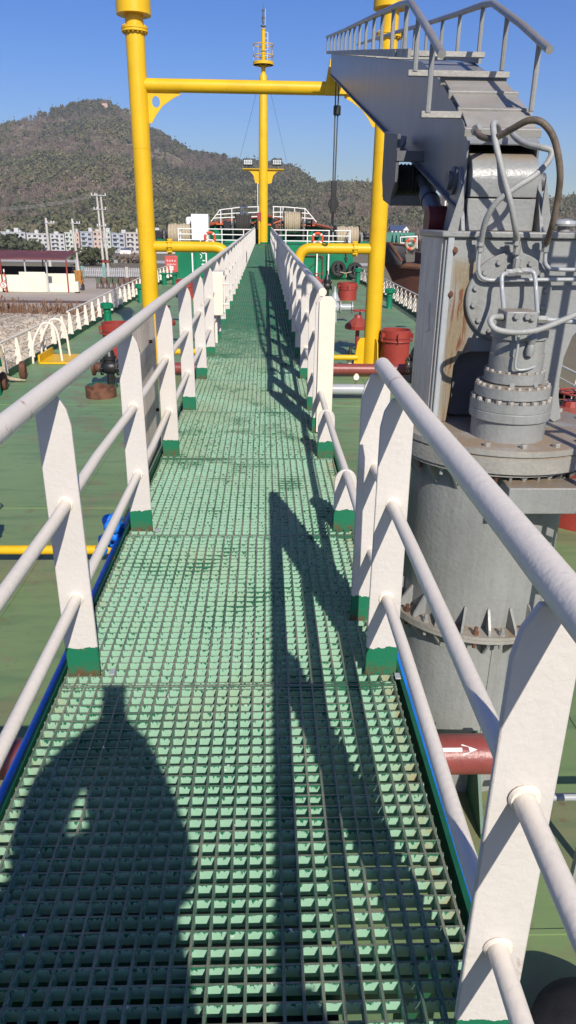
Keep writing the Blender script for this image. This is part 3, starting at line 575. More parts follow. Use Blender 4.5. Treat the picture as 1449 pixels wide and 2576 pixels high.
# ------------------------------------------------------------------ hatches, vents, valves
def wheel(mb, c, r, t=0.014, axis=(0, 0, 1)):
    mb.torus(c, axis, r, t, 22, 7)
    ax = Vector(axis); a = Vector((1, 0, 0)) if abs(ax.x) < 0.9 else Vector((0, 1, 0)); b = ax.cross(a)
    for i in range(3):
        d = a*math.cos(i*PI/3+0.3)+b*math.sin(i*PI/3+0.3); mb.tube(Vector(c)-d*r, Vector(c)+d*r, t*0.8, n=6)
    return mb
def hatch(x, y, r, h, label, lid=None, lidz=None):
    t = thing('tank_hatch', label, 'hatch', (x, y, 0), 'red tank hatches on the deck')
    b = MB().lathe([(r, 0), (r, h-0.2), (r+0.02, h-0.2), (r+0.02, h), (r-0.02, h), (r-0.02, 0.05), (0.001, 0.04)], (x, y, 0), n=36).build('coaming', 'red_oxide', t)
    MB().torus((x, y, h-0.28), (0, 0, 1), r+0.02, 0.025, 36, 6).build('rim_band', 'red_oxide', b)
    for i in range(6):
        a = 2*PI*i/6+0.5; d = Vector((math.cos(a), math.sin(a), 0)); q = Vector((x, y, h-0.12))+d*(r+0.05)
        m = MB(); m.bar(q-d*0.06, q+d*0.05, 0.05, 0.10); m.tube(q+d*0.03-Vector((0, 0, 0.16)), q+d*0.03+Vector((0, 0, 0.06)), 0.018, n=6); m.build('dog_clamp', 'red_oxide', t)
    if lid:
        lx, ly = lid; lz = lidz or h*0.62
        MB().tube((lx, ly, 0), (lx, ly, lz+0.05), 0.06, n=10).build('davit', 'red_oxide', t)
        l = MB().lathe([(r*1.02, -0.10), (r*1.04, 0), (r*0.95, 0.04), (0.12, 0.22), (0.10, 0.30), (0.001, 0.30)], (lx, ly, lz), n=10).build('lid', 'red_oxide', t, ang=15)
        wheel(MB(), (lx+0.05, ly, lz+0.42), 0.23).build('handwheel', 'red_oxide', l); MB().tube((lx+0.05, ly, lz+0.28), (lx+0.05, ly, lz+0.44), 0.025, n=8).build('spindle', 'black_iron', l)
    return t
hatch(3.42, 18.9, 0.37, 0.98, 'open red hatch with rusty rim right of the yellow gantry post', (2.75, 21.6), 0.72)
hatch(4.02, 36.2, 0.45, 0.80, 'red hatch with hand wheels farthest forward on the right of the catwalk', (2.55, 36.6), 0.75)
hatch(-4.05, 20.2, 0.40, 0.92, 'red hatch with handwheel beside the left gantry post', (-3.0, 21.4), 0.80)
hatch(-3.75, 36.3, 0.50, 0.85, 'red hatch under the red notice left of the catwalk', (-2.3, 37.2), 0.85)
hatch(4.15, 8.6, 0.55, 0.85, 'red hatch behind the crane pedestal at the right edge', (4.35, 9.9), 0.95)
def gate_valve(x, y, z, label, mat='black_iron', axis=1, s=1.0, group='gate valves on the deck'):
    t = thing('gate_valve', label, 'valve', (x, y, 0), group); a = Vector((1, 0, 0)) if axis else Vector((0, 1, 0)); c = Vector((x, y, z))
    m = MB().lathe([(0.11*s, -0.16*s), (0.15*s, -0.1*s), (0.16*s, 0), (0.15*s, 0.1*s), (0.11*s, 0.16*s)], c, a, 18); m.lathe([(0.13*s, 0.0), (0.13*s, 0.18*s), (0.16*s, 0.19*s), (0.16*s, 0.25*s), (0.13*s, 0.26*s), (0.10*s, 0.36*s), (0.04*s, 0.46*s), (0.03*s, 0.60*s)], c, (0, 0, 1), 18)
    m.build('body', mat, t)
    for k in (-1, 1):
        f = MB().lathe([(0.185*s, 0), (0.185*s, 0.035*s)], c+a*k*0.18*s-a*0.017*s, a, 20).build('flange', mat, t)
        for i in range(8):
            an = 2*PI*i/8; b2 = a.cross(Vector((0, 0, 1))); d = b2*math.cos(an)+Vector((0, 0, 1))*math.sin(an)
            MB().tube(c+a*k*0.18*s+d*0.155*s-a*0.035*s, c+a*k*0.18*s+d*0.155*s+a*0.035*s, 0.013*s, n=6).build('bolt', 'grey_dark' if mat == 'black_iron' else 'steel_wire', f)
    MB().tube((x, y, 0), (x, y, z), 0.09*s, n=10).build('stem_base', mat, t)
    return t
v = gate_valve(-3.52, 16.45, 0.42, 'black gate valve behind the rusty ring on the left deck'); MB().lathe([(0.11, 0), (0.19, 0.02), (0.19, 0.07), (0.11, 0.09), (0.11, 0.2)], (-3.93, 16.45, 0.42), (1, 0, 0), 20).build('spool', 'rusty', v); MB().lathe([(0.11, 0), (0.11, 0.5), (0.19, 0.5), (0.19, 0.55)], (-3.31, 16.45, 0.42), (1, 0, 0), 20).build('spool', 'rusty', v)
gate_valve(3.55, 16.9, 0.42, 'black gate valve partly hidden by the crane and white rail')
v = gate_valve(2.62, 27.8, 0.55, 'grey gate valve with flanged spool standing right of the far catwalk railing', 'grey_pipe', 1, 1.25); MB().lathe([(0.13, 0), (0.13, 0.42), (0.22, 0.42), (0.22, 0.46)], (2.85, 27.8, 0.55), (1, 0, 0), 20).build('spool', 'grey_pipe', v)
gate_valve(2.85, 34.2, 0.80, 'dark gate valve in front of the farthest right hatch', 'black_iron', 1, 1.1)
gate_valve(-2.35, 33.0, 0.55, 'dark gate valve between posts of the left railing', 'black_iron', 1, 1.2)
v = gate_valve(-3.30, 7.55, 0.34, 'black gate valve with handwheel just beyond the left picture edge'); wheel(MB(), (-3.30, 7.55, 0.98), 0.16, 0.012).build('handwheel', 'black_iron', v)
rg = MB().lathe([(0.325, 0), (0.325, 0.20), (0.30, 0.215), (0.30, 0.01)], (-3.52, 15.35, 0), n=40)
rg.v = [(x, y, z + (0.035*math.sin(7*math.atan2(y-15.35, x+3.52))*math.sin(3*math.atan2(y-15.35, x+3.52)+1) if z > 0.1 else 0)) for x, y, z in rg.v]
tag(rg.build('pipe_stub', 'rusty', None, org=(-3.52, 15.35, 0)), 'rusty brown ring coaming standing open on the left deck', 'coaming')
pt = MB().lathe([(0.36, 0), (0.35, 0.05), (0.001, 0.052)], (-3.7, 16.3, 0), n=30); tag(pt.build('pad', 'green_rusty', None, org=(-3.7, 16.3, 0)), 'flat round pad on the deck under the black valve', 'pad')
def vent(x, y, h, label, r=0.13):
    t = thing('mushroom_vent', label, 'vent', (x, y, 0), 'green vents at the deck edge')
    MB().lathe([(r*1.1, 0), (r, 0.03), (r, h*0.62), (r*1.12, h*0.64), (r*1.12, h*0.67), (r, h*0.7), (r, h*0.8)], (x, y, 0), n=20).build('trunk', 'green_paint', t)
    MB().lathe([(r*1.35, h*0.76), (r*1.75, h*0.78), (r*1.75, h*0.95), (r*1.4, h), (0.001, h*1.02)], (x, y, 0), n=10).build('head', 'green_paint', t, ang=20)
    return t
vent(-5.55, 26.2, 0.80, 'green vent at the left deck edge nearest the white ladder loops')
vent(-5.62, 33.9, 0.82, 'green vent at the left deck edge close to the yellow post')
vent(-5.80, 15.4, 0.80, 'green vent cut by the left picture edge')
vent(5.50, 32.6, 0.85, 'green vent by the right deck railing in front of the rusty ship')
vent(5.6, 45.0, 0.95, 'green vent under the tyres at the right')
m = thing('deck_bitt', 'green bitt at the left end of the bulkhead', 'bitt', (-5.6, 43.5, 0))
for dx in (-0.3, 0.3): MB().lathe([(0.14, 0), (0.14, 0.55), (0.19, 0.57), (0.19, 0.66), (0.0, 0.67)], (-5.5+dx, 43.5, 0), n=18).build('post', 'green_paint', m)
MB().box((-5.5, 43.5, 0.62), (1.1, 0.42, 0.05)).build('plate', 'green_paint', m)
ex = thing('fire_extinguisher', 'small dark bottle standing beside the right gantry gusset', 'bottle', (2.22, 18.75, 0)); MB().lathe([(0.055, 0), (0.055, 0.42), (0.03, 0.50), (0.02, 0.58), (0.0, 0.58)], (2.22, 18.75, 0), n=14).build('cylinder', 'black_iron', ex); MB().lathe([(0.0565, 0.1), (0.0565, 0.3)], (2.22, 18.75, 0), n=14).build('band', 'white', ex)
MB_ = MB().lathe([(0.20, 0), (0.20, 0.006), (0.001, 0.007)], (5.0, 26.8, 0.0), n=24); tag(MB_.build('scupper_plate', 'green_dark', None, org=(5.0, 26.8, 0)), 'small dark round plate flush in the deck by the right railing', 'plate')
# ------------------------------------------------------------------ deck-edge railings
def stan_mesh(h):
    q = [(-0.085, 0), (0.085, 0), (0.065, h*0.55), (0.03, h), (-0.03, h), (-0.065, h*0.55)]
    return MB().prism(q, (0, 0, 0), (0, 1, 0), (0, 0, 1), 0.012).mesh('post', 'white')
SM = stan_mesh(0.66)
def deck_rail(side, segs, label):
    x = side*(HB-0.05)
    for (a, b, lab) in segs:
        t = thing('deck_railing', lab, 'railing', (x, (a+b)/2, 0.16), 'white railings along the deck edges')
        n = max(1, round((b-a)/1.05))
        for i in range(n+1):
            y = a+(b-a)*i/n; o = bpy.data.objects.new('post', SM); COL.objects.link(o); o.parent = t; o.location = Vector((side*(half(y)-0.05), y, 0.16))-ORG[t.name]; o.rotation_euler = (0, 0, PI*0.45)
        pts = [(side*(half(a+(b-a)*i/n)-0.05)+side*0.05, a+(b-a)*i/n, 0) for i in range(n+1)]
        for z, r, nm in ((0.84, 0.030, 'top_rail'), (0.60, 0.018, 'mid_rail'), (0.38, 0.018, 'mid_rail')):
            MB().pipe([(px_, py_, z) for px_, py_, _ in pts] if n > 1 else [(pts[0][0], pts[0][1], z), (pts[-1][0], pts[-1][1], z)], r, 8).build(nm, 'white', t)
deck_rail(-1, [(8.0, 16.6, 'white deck railing at the left picture edge, aft of the rope'), (17.0, 22.3, 'white deck railing behind the curved ladder handrails'), (23.2, 47.5, 'long white deck railing running forward past the left green vents')], '')
deck_rail(1, [(-6.0, 22.0, 'white deck railing on the right, mostly hidden by the crane'), (22.8, 47.5, 'white deck railing on the right in front of the rusty ship')], '')
ld = thing('ladder_handrail', 'pair of white looped ladder handrails at the left deck edge', 'handrail', (-5.4, 19.7, 0))
for y in (19.2, 20.0):
    pts = spline([(-5.35, y, 0.05), (-5.40, y, 0.75), (-5.52, y, 0.98), (-5.70, y, 1.02), (-5.86, y, 0.88), (-6.05, y-0.1, 0.42), (-6.10, y-0.1, -0.6)], 5)
    MB().pipe(pts, 0.030, 10).build('loop', 'white', ld)
lp = MB().box((-5.35, 19.6, 0.03), (1.1, 1.3, 0.05)); lp.box((-5.88, 19.6, 0.13), (0.05, 1.3, 0.22)); tag(lp.build('ladder_platform', 'yellow', None, org=(-5.35, 19.6, 0), bevel=0.01), 'yellow step plate under the white ladder loops', 'platform')
rp3 = MB()
for i in range(3): rp3.pipe(spline([(-6.05+0.03*i, 16.55+0.05*i, 0.86), (-5.98, 16.6+0.04*i, 0.6), (-6.0+0.04*i, 16.5, 0.3), (-5.9, 16.6+0.05*i, 0.12), (-5.75+0.1*i, 16.7, 0.05)], 5), 0.022, 8)
rp3.torus((-6.08, 16.6, 0.84), (0, 1, 0), 0.06, 0.022, 14, 7); tag(rp3.build('mooring_rope', 'rope', None, org=(-6, 16.6, 0)), 'frayed rope knotted round the left deck railing', 'rope')
for dx, dy, r_, lab in ((-5.75, 17.2, 0.22, 'rusty round chock below the knotted rope'), (-5.8, 16.0, 0.2, 'rusty chock at the left picture edge below the rope')):
    c = MB().torus((dx, dy, 0.18), (1, 0.2, 0), r_*0.7, r_*0.35, 18, 8); tag(c.build('rusty_chock', 'rusty', None, org=(dx, dy, 0)), lab, 'chock')
vc = thing('vent_cowl', 'dark rusty round cowl on the deck at the bottom right corner', 'vent', (1.50, 2.05, 0)); MB().lathe([(0.16, 0), (0.16, 0.08), (0.27, 0.08), (0.29, 0.12), (0.28, 0.18), (0.20, 0.25), (0.10, 0.28), (0.0, 0.285)], (1.50, 2.05, 0), n=32).build('cowl', 'black_rubber', vc); MB().lathe([(0.20, 0), (0.20, 0.03)], (1.50, 2.05, 0), n=24).build('base_ring', 'rusty', vc)
tagpipe(MB().tube((1.6, 3.25, 0.42), (4.5, 3.25, 0.42), 0.022, n=12), 'thin_pipe', 'grey_pipe', 'thin grey pipe at the right edge below the crane', (3, 3.25, 0.4))
# ------------------------------------------------------------------ bulkhead fittings
Bk = BULK-0.03
sg = thing('notice_board', 'red notice with white characters on the green bulkhead', 'sign', P(431, 664, Bk-0.05))
c = P(431, 664, Bk-0.05); cw, ch = 0.82, 1.0
MB().box((c.x, Bk-0.03, c.z), (cw, 0.05, ch)).build('board', 'sign_red', sg, bevel=0.05)
def glyph(mb, x, z, s, seed):                     # small block characters, strokes only
    rg_ = random.Random(seed); y = Bk-0.062
    for k in range(2+seed % 2): mb.box((x, y, z+s*(-0.35+0.35*k+rg_.uniform(-0.05, 0.05))), (s*rg_.uniform(0.6, 0.95), 0.006, s*0.13))
    for k in range(2): mb.box((x+s*(-0.22+0.44*k+rg_.uniform(-0.1, 0.1)), y-0.002, z+rg_.uniform(-0.1, 0.1)*s), (s*0.13, 0.006, s*rg_.uniform(0.6, 0.95)))
m = MB()
for i in range(4): glyph(m, c.x-0.24+0.16*i, c.z+0.20, 0.11, 11+i)
for i in range(6): glyph(m, c.x-0.25+0.10*i, c.z-0.02, 0.08, 31+i)
m.build('lettering', 'white_far', sg, smooth=False)
m = MB(); m.box((c.x, Bk-0.06, c.z-0.25), (0.24, 0.006, 0.24)); e_ = m.build('emblem_plate', 'white_far', sg, smooth=False)
m = MB(); glyph(m, c.x, c.z-0.25, 0.15, 5); m.v = [(x, y-0.006, z) for x, y, z in m.v]; m.build('emblem', 'orange', e_, smooth=False)
dr = thing('steel_door', 'green steel door with white painted marks in the bulkhead', 'door', P(510, 690, Bk))
c = P(511, 668, Bk); MB().box((c.x, Bk-0.02, 0.98), (0.95, 0.04, 1.75)).build('leaf', 'green_paint', dr, bevel=0.01)
mk = MB()
for (dx, dz, a0, a1) in ((0.05, 0.66, 3.3, 6.1), (-0.2, 0.36, -1.3, 1.4), (0.30, 0.36, 1.8, 4.4), (-0.15, -0.45, -0.6, 1.4)):
    mk.torus((c.x+dx, Bk-0.045, 0.98+dz), (0, -1, 0), 0.13, 0.028, 12, 6, (a0, a1))
for (dx, dz, w_, h_) in ((0.07, 0.10, 0.20, 0.07), (0.07, -0.12, 0.30, 0.07), (0.07, -0.23, 0.30, 0.07), (-0.2, 0.72, 0.06, 0.06), (0.25, 0.74, 0.06, 0.06)): mk.box((c.x+dx, Bk-0.045, 0.98+dz), (w_, 0.012, h_))
mk.build('painted_mark', 'white_far', dr)
for px in (484, 519):
    q = P(px, 665, Bk-0.3); MB().tube((q.x, Bk-0.25, 0.05), (q.x, Bk-0.25, 1.55), 0.055, n=12).build('grab_post', 'white_far', dr)
pipeframe = thing('rusty_gate', 'rusty pipe gate frame with white posts against the right bulkhead', 'gate', P(790, 680, Bk-0.2))
x0, x1 = P(758, 660, Bk-0.15).x, P(812, 660, Bk-0.15).x
m = MB(); m.pipe([(x0, Bk-0.1, 1.45), (x1-0.1, Bk-0.1, 1.45), (x1, Bk-0.1, 1.38), (x1, Bk-0.1, 0.03)], 0.035, 8); m.tube((x0, Bk-0.1, 0.3), (x1, Bk-0.1, 1.4), 0.015, n=6); m.build('frame', 'rusty', pipeframe)
for px in (797, 826): q = P(px, 665, Bk-0.3); MB().tube((q.x, Bk-0.25, 0.03), (q.x, Bk-0.25, 1.65), 0.055, n=12).build('post', 'white_far', pipeframe)
def tyre(c, r, label):
    t = thing('tyre_fender', label, 'tyre', (c[0], c[1], c[2]-r), 'old tyres hung on the bulkhead')
    pr = [(r*0.55, -0.10), (r*0.60, -0.14), (r*0.85, -0.16), (r*0.97, -0.12), (r, 0), (r*0.97, 0.12), (r*0.85, 0.16), (r*0.60, 0.14), (r*0.55, 0.10), (r*0.62, 0.0), (r*0.55, -0.10)]
    MB().lathe(pr, c, (0.06, -1, 0.1), 32).build('casing', 'black_rubber', t)
    m = MB()
    for i in range(7): m.torus((c[0]-0.05+0.03*random.random(), c[1]-0.1, c[2]+0.3-0.11*i), (random.random(), random.random(), 0.3), 0.07, 0.022, 10, 5)
    m.build('chain', 'grey_dark', t)
tyre(P(851, 676, Bk-0.25), 0.50, 'left of the two black tyres hung on the green bulkhead'); tyre(P(893, 681, Bk-0.25), 0.52, 'right of the two black tyres hung on the green bulkhead')
m = MB()
for i in range(15): m.torus((P(870, 660, Bk).x+random.uniform(-0.03, 0.03), Bk-0.08, 1.2+0.09*i), (random.random(), random.random(), 0.2), 0.08, 0.028, 10, 5)
tag(m.build('hanging_chain', 'grey_dark', None, org=P(870, 690, Bk)), 'dark chain hanging between the two tyres', 'chain')
q = P(872, 688, Bk-0.4); m = MB(); m.pipe(spline([P(855, 684, Bk-0.5), P(868, 687, Bk-0.52), P(884, 684, Bk-0.5)], 4), 0.03, 7); m.pipe(spline([P(869, 687, Bk-0.52), P(871, 692, Bk-0.5), P(870, 698, Bk-0.48)], 4), 0.03, 7); tag(m.build('lashing_rope', 'rope', None, org=q), 'pale rope lashing the two tyres together', 'rope')
# ------------------------------------------------------------------ forecastle fittings
def fc_rail(pts, label, zs=(0.87, 0.55, 0.22), org=None):
    t = thing('forecastle_railing', label, 'railing', org or pts[0], 'white railings on the forecastle')
    for z in zs: MB().pipe([(x, y, FC+z) for x, y in pts], 0.032, 8).build('rail', 'white_far', t)
    for i in range(len(pts)-1):
        a, b = Vector((*pts[i], 0)), Vector((*pts[i+1], 0)); n = max(1, round((b-a).length/1.25))
        for j in range(n+(i == len(pts)-2)):
            p = a+(b-a)*j/n; MB().tube((p.x, p.y, FC), (p.x, p.y, FC+zs[0]), 0.034, n=8).build('post', 'white_far', t)
    return t
fc_rail([(-5.55, 51.6), (-5.5, BULK+0.2), (-1.35, BULK+0.15), (-0.70, BULK+0.15)], 'white railing on the forecastle edge left of the catwalk', org=(-3, BULK, FC))
fc_rail([(0.48, BULK+0.15), (1.35, BULK+0.15), (5.5, BULK+0.2), (5.6, 51.6)], 'white railing on the forecastle edge right of the catwalk', org=(3, BULK, FC))
bp = thing('bow_platform_railing', 'white sloping-ended railing round the raised bow platform behind the mast', 'railing', (0, 56, FC)); BPY = 56.0
for pl in ([(531, 557), (553, 528), (600, 522), (655, 520)], [(545, 540), (600, 536), (655, 534)], [(537, 549), (600, 546), (655, 545)], [(686, 520), (720, 521), (768, 525), (796, 559)], [(686, 534), (720, 534), (778, 537)], [(686, 545), (720, 546), (788, 550)]):
    MB().pipe([P(x, y, BPY) for x, y in pl], 0.036, 8).build('rail', 'white_far', bp)
for x, y in ((555, 528), (583, 524), (607, 522), (612, 522), (651, 520), (688, 520), (706, 520), (712, 521), (741, 523), (767, 525)):
    a = P(x, y, BPY); MB().tube((a.x, a.y, FC+0.9), a, 0.036, n=8).build('post', 'white_far', bp)
z_pf = P(600, 562, BPY).z
pfm = MB().box((0.1, BPY+1.4, z_pf-0.06), (7.2, 3.2, 0.10)); pf_o = pfm.build('bow_platform', 'orange', None, org=(0.1, BPY+1.4, FC)); tag(pf_o, 'rust-orange edged raised bow platform', 'platform')
for x in (-3.2, -1.5, 1.5, 3.2): MB().box((x, BPY+0.2, (FC+z_pf)/2-0.06), (0.14, 0.14, z_pf-FC-0.1)).build('leg', 'green_dark', pf_o)
# mast
MY = 50.3; mz = lambda x, y: P(x, y, MY)
ms = thing('mast', 'tall yellow mast with crow\'s nest and two floodlights at the catwalk end', 'mast', (-0.09, MY, FC))
MX = -0.09
MB().lathe([(0.34, 0), (0.34, 0.10), (0.29, 0.10)], (MX, MY, FC), n=28).build('base_ring', 'green_paint', ms)
zt = mz(663, 185).z
MB().lathe([(0.285, 0.0), (0.285, zt*0.5), (0.24, zt-FC-0.2), (0.16, zt-FC)], (MX, MY, FC), n=28).build('lower_tube', 'yellow', ms)
z2 = mz(661, 75).z
MB().lathe([(0.125, 0), (0.115, z2-zt+0.2), (0.14, z2-zt+0.2), (0.14, z2-zt+0.25)], (MX, MY, zt-0.2), n=20).build('upper_tube', 'yellow', ms)
zn = mz(663, 160).z
nest = MB().lathe([(0.62, 0), (0.62, 0.16), (0.59, 0.16), (0.59, 0.0)], (MX, MY, zn-0.08), n=30).build('nest_ring', 'yellow', ms)
for i in range(6):
    a = i*PI/3; MB().bar((MX+0.1*math.cos(a), MY+0.1*math.sin(a), zn-0.2), (MX+0.6*math.cos(a), MY+0.6*math.sin(a), zn), 0.03, 0.06).build('strut', 'yellow', nest)
for yy in (140, 113): MB().torus((MX, MY, mz(663, yy).z), (0, 0, 1), 0.60, 0.028, 30, 6).build('guard_hoop', 'yellow', nest)
for i in range(5): a = i*2*PI/5+0.4; MB().tube((MX+0.6*math.cos(a), MY+0.6*math.sin(a), zn), (MX+0.6*math.cos(a), MY+0.6*math.sin(a), mz(663, 112).z), 0.012, n=6).build('guard_post', 'yellow', nest)
lx = MX+0.27; za, zb = mz(675, 155).z, mz(675, 82).z
MB().tube((lx, MY-0.05, za), (lx, MY-0.05, zb), 0.018, n=6).build('ladder_rail', 'white_far', ms)
for i in range(6): MB().tube((MX, MY-0.05, za+(zb-za)*i/5), (lx, MY-0.05, za+(zb-za)*i/5), 0.014, n=6).build('ladder_rung', 'white_far', ms)
z3 = mz(661, 40).z
li = MB(); li.lathe([(0.15, 0), (0.15, 0.07), (0.035, 0.09), (0.035, 0.18), (0.075, 0.2), (0.075, 0.42), (0.10, 0.44), (0.10, 0.49), (0.055, 0.52), (0.055, 0.78), (0.09, 0.80), (0.09, 0.85), (0.02, 0.90), (0.015, 1.2), (0, 1.2)], (MX, MY, z2+0.15), n=14); li.build('navigation_lamp', 'grey_dark', ms)
MB().tube((MX+0.10, MY, z2), (MX+0.12, MY, mz(663, 22).z), 0.012, n=6).build('antenna', 'white_far', ms)
zp = mz(663, 430).z
for s in (-1, 1):
    a = MB().prism([(0.25, 0.06), (1.28, 0.06), (1.28, -0.02), (0.85, -0.06), (0.62, -0.30), (0.52, -0.72), (0.25, -0.78)], (MX, MY, zp+0.02), (s, 0, 0), (0, 0, 1), 0.05); ar_ = a.build('lamp_bracket', 'yellow', ms)
    MB().box((MX+s*0.75, MY, zp+0.10), (1.1, 0.35, 0.04)).build('bracket_plate', 'yellow', ar_)
    fl = MB(); q = P(624 if s < 0 else 697, 408, MY-0.1); fl.box(q, (0.62, 0.10, 0.42)); fo = fl.build('floodlight', 'lens_black', ar_, bevel=0.05)
    for i in range(5): MB().box((q.x-0.22+0.11*i, q.y-0.055, q.z+0.07), (0.085, 0.02, 0.12)).build('lamp_cell', 'glass_lamp', fo); MB().box((q.x-0.22+0.11*i, q.y-0.055, q.z-0.07), (0.085, 0.02, 0.12)).build('lamp_cell', 'glass_lamp', fo)
    MB().tube((q.x, q.y+0.05, zp+0.11), (q.x, q.y+0.05, q.z-0.15), 0.03, n=6).build('lamp_stem', 'black_iron', fo)
q = P(652, 545, MY-0.3); MB().box(q, (0.25, 0.15, 0.50)).build('control_box', 'red_oxide', ms); MB().tube((q.x, q.y, FC), (q.x, q.y, q.z-0.2), 0.06, n=10).build('box_stand', 'yellow', ms)
MB().tube((MX-0.36, MY-0.05, FC+0.9), (MX-0.36, MY-0.05, zp-0.7), 0.025, n=6).build('conduit', 'white_far', ms)
for (x1, y1, lab) in ((603, 400, 'thin stay wire from the mast down to the left'), (722, 410, 'thin stay wire from the mast down to the right')):
    a, b = mz(655 if x1 < 650 else 672, 195), P(x1, y1, 55.5); b2 = a+(b-a)*1.35
    w_ = MB().tube(a, b2, 0.008, n=5); tag(w_.build('stay_wire', 'steel_wire', None, org=b2), lab, 'wire')
# life rings
def life_ring(px, py, label):
    c = P(px, py, BULK+0.08); t = thing('life_ring', label, 'life ring', (c.x, c.y, c.z-0.37), 'orange life rings on the forecastle railing')
    MB().torus(c, (0, -1, 0), 0.31, 0.085, 32, 10).build('ring', 'ring_orange', t)
    for i in range(4):
        a = i*PI/2+PI/4; MB().torus(c, (0, -1, 0), 0.31, 0.089, 4, 10, (a-0.14, a+0.14), ref=(1, 0, 0)).build('band', 'white_far', t)
    m = MB()
    for s in (-1, 1): m.bar((c.x, c.y-0.1, c.z-0.16), (c.x+s*0.38, c.y-0.1, c.z-0.40), 0.06, 0.05, (0, 1, 0))
    m.build('bracket', 'rope', t)
life_ring(528, 598, 'orange life ring on the forecastle railing left of the mast'); life_ring(799, 600, 'orange life ring on the forecastle railing right of the mast')
# white cabinet + cowl
c0, c1 = P(480, 538, 51.2), P(525, 606, 51.2)
wc = thing('white_locker', 'tall white box locker on the forecastle left of the mast', 'locker', ((c0.x+c1.x)/2, 51.4, FC))
MB().box(((c0.x+c1.x)/2, 51.5, (FC+0.12+c0.z)/2), (c1.x-c0.x, 0.7, c0.z-FC-0.12)).build('box', 'white_far', wc, bevel=0.04)
MB().box((c1.x+0.03, 51.5, (FC+c0.z)/2), (0.04, 0.6, c0.z-FC-0.3)).build('side_panel', 'grey_pipe', wc)
for dx in (-0.4, 0.4): MB().box(((c0.x+c1.x)/2+dx, 51.5, FC+0.06), (0.12, 0.5, 0.12)).build('foot', 'green_dark', wc)
d0 = P(466, 545, 52.5); vcw = thing('ventilator_cowl', 'white rounded ventilator cowl behind the white locker', 'vent', (d0.x+0.3, 52.5, FC))
MB().lathe([(0.20, 0), (0.17, 0.8), (0.20, 0.9)], (d0.x+0.45, 52.5, FC), n=18).build('trunk', 'white_far', vcw); MB().box((d0.x+0.45, 52.5, (d0.z+FC+0.9)/2), (0.85, 0.5, d0.z-FC-0.9)).build('head', 'white_far', vcw, bevel=0.16)
# winches with rope drums
def winch(cx, cy, cz, w, r, label, ropemat='rope', dark=True):
    t = thing('mooring_winch', label, 'winch', (cx, cy, FC), 'mooring winches on the forecastle')
    MB().box((cx, cy, FC+0.09), (w+1.5, 1.0, 0.18)).build('bed', 'green_paint', t)
    prof = []; nrow = 8
    for i in range(nrow):
        z = -w/2+w*i/nrow; s = w/nrow
        for k in range(5): prof.append((r+0.05*math.sin(PI*(k+0.5)/5)+0.03*((i*7) % 3), z+s*(k+0.5)/5))
    MB().lathe(prof, (cx, cy, cz), (1, 0, 0), 20).build('rope_coil', ropemat, t, ang=80)
    for s in (-1, 1):
        MB().lathe([(r*1.28, 0), (r*1.28, 0.06)], (cx+s*(w/2+0.04)-0.03, cy, cz), (1, 0, 0), 24).build('drum_flange', 'black_iron', t)
        MB().prism([(-0.4, 0), (0.4, 0), (0.16, cz-FC+0.12), (-0.16, cz-FC+0.12)], (cx+s*(w/2+0.22), cy, FC+0.15), (0, 1, 0), (0, 0, 1), 0.12).build('stand', 'black_iron', t)
    MB().tube((cx-w/2-0.6, cy, cz), (cx+w/2+0.7, cy, cz), 0.09, n=12).build('shaft', 'grey_dark', t)
    MB().lathe([(0.24, 0), (0.17, 0.1), (0.17, 0.3), (0.26, 0.42)], (cx+w/2+0.40, cy, cz), (1, 0, 0), 18).build('warping_head', 'black_iron', t)
    MB().box((cx-w/2-0.62, cy, cz-0.1), (0.5, 0.55, 0.7)).build('gearbox', 'black_iron', t, bevel=0.05)
a = P(453, 590, 52.0); winch(a.x, 52.0, a.z, 1.55, 0.62, 'winch with a large pale rope coil at the left end of the forecastle')
a = P(612, 565, 52.6); winch(a.x, 52.6, a.z, 0.95, 0.55, 'winch with a dark rope drum just left of the mast', 'rope_dark')
a = P(735, 560, 52.6); winch(a.x, 52.6, a.z, 1.10, 0.62, 'winch with a pale rope drum just right of the mast')
a = P(873, 595, 51.8); winch(a.x, 51.8, a.z, 1.50, 0.58, 'winch with a pale rope coil at the right end of the forecastle')
for px, py, lab in ((643, 572, 'dark windlass gear left of the mast foot'), (697, 572, 'dark windlass gear right of the mast foot')):
    a = P(px, py, 51.6); t = thing('windlass_gear', lab, 'windlass', (a.x, 51.6, FC)); MB().lathe([(0.30, -0.14), (0.34, -0.12), (0.34, 0.12), (0.30, 0.14)], (a.x, 51.6, a.z), (1, 0, 0), 18).build('gear', 'rusty', t); MB().box((a.x, 51.7, (FC+a.z)/2), (0.4, 0.5, a.z-FC)).build('stand', 'black_iron', t)
    MB().bar((a.x-0.25, 51.2, a.z+0.25), (a.x+0.28, 51.35, a.z+0.45), 0.05, 0.08).build('brake_lever', 'orange', t)
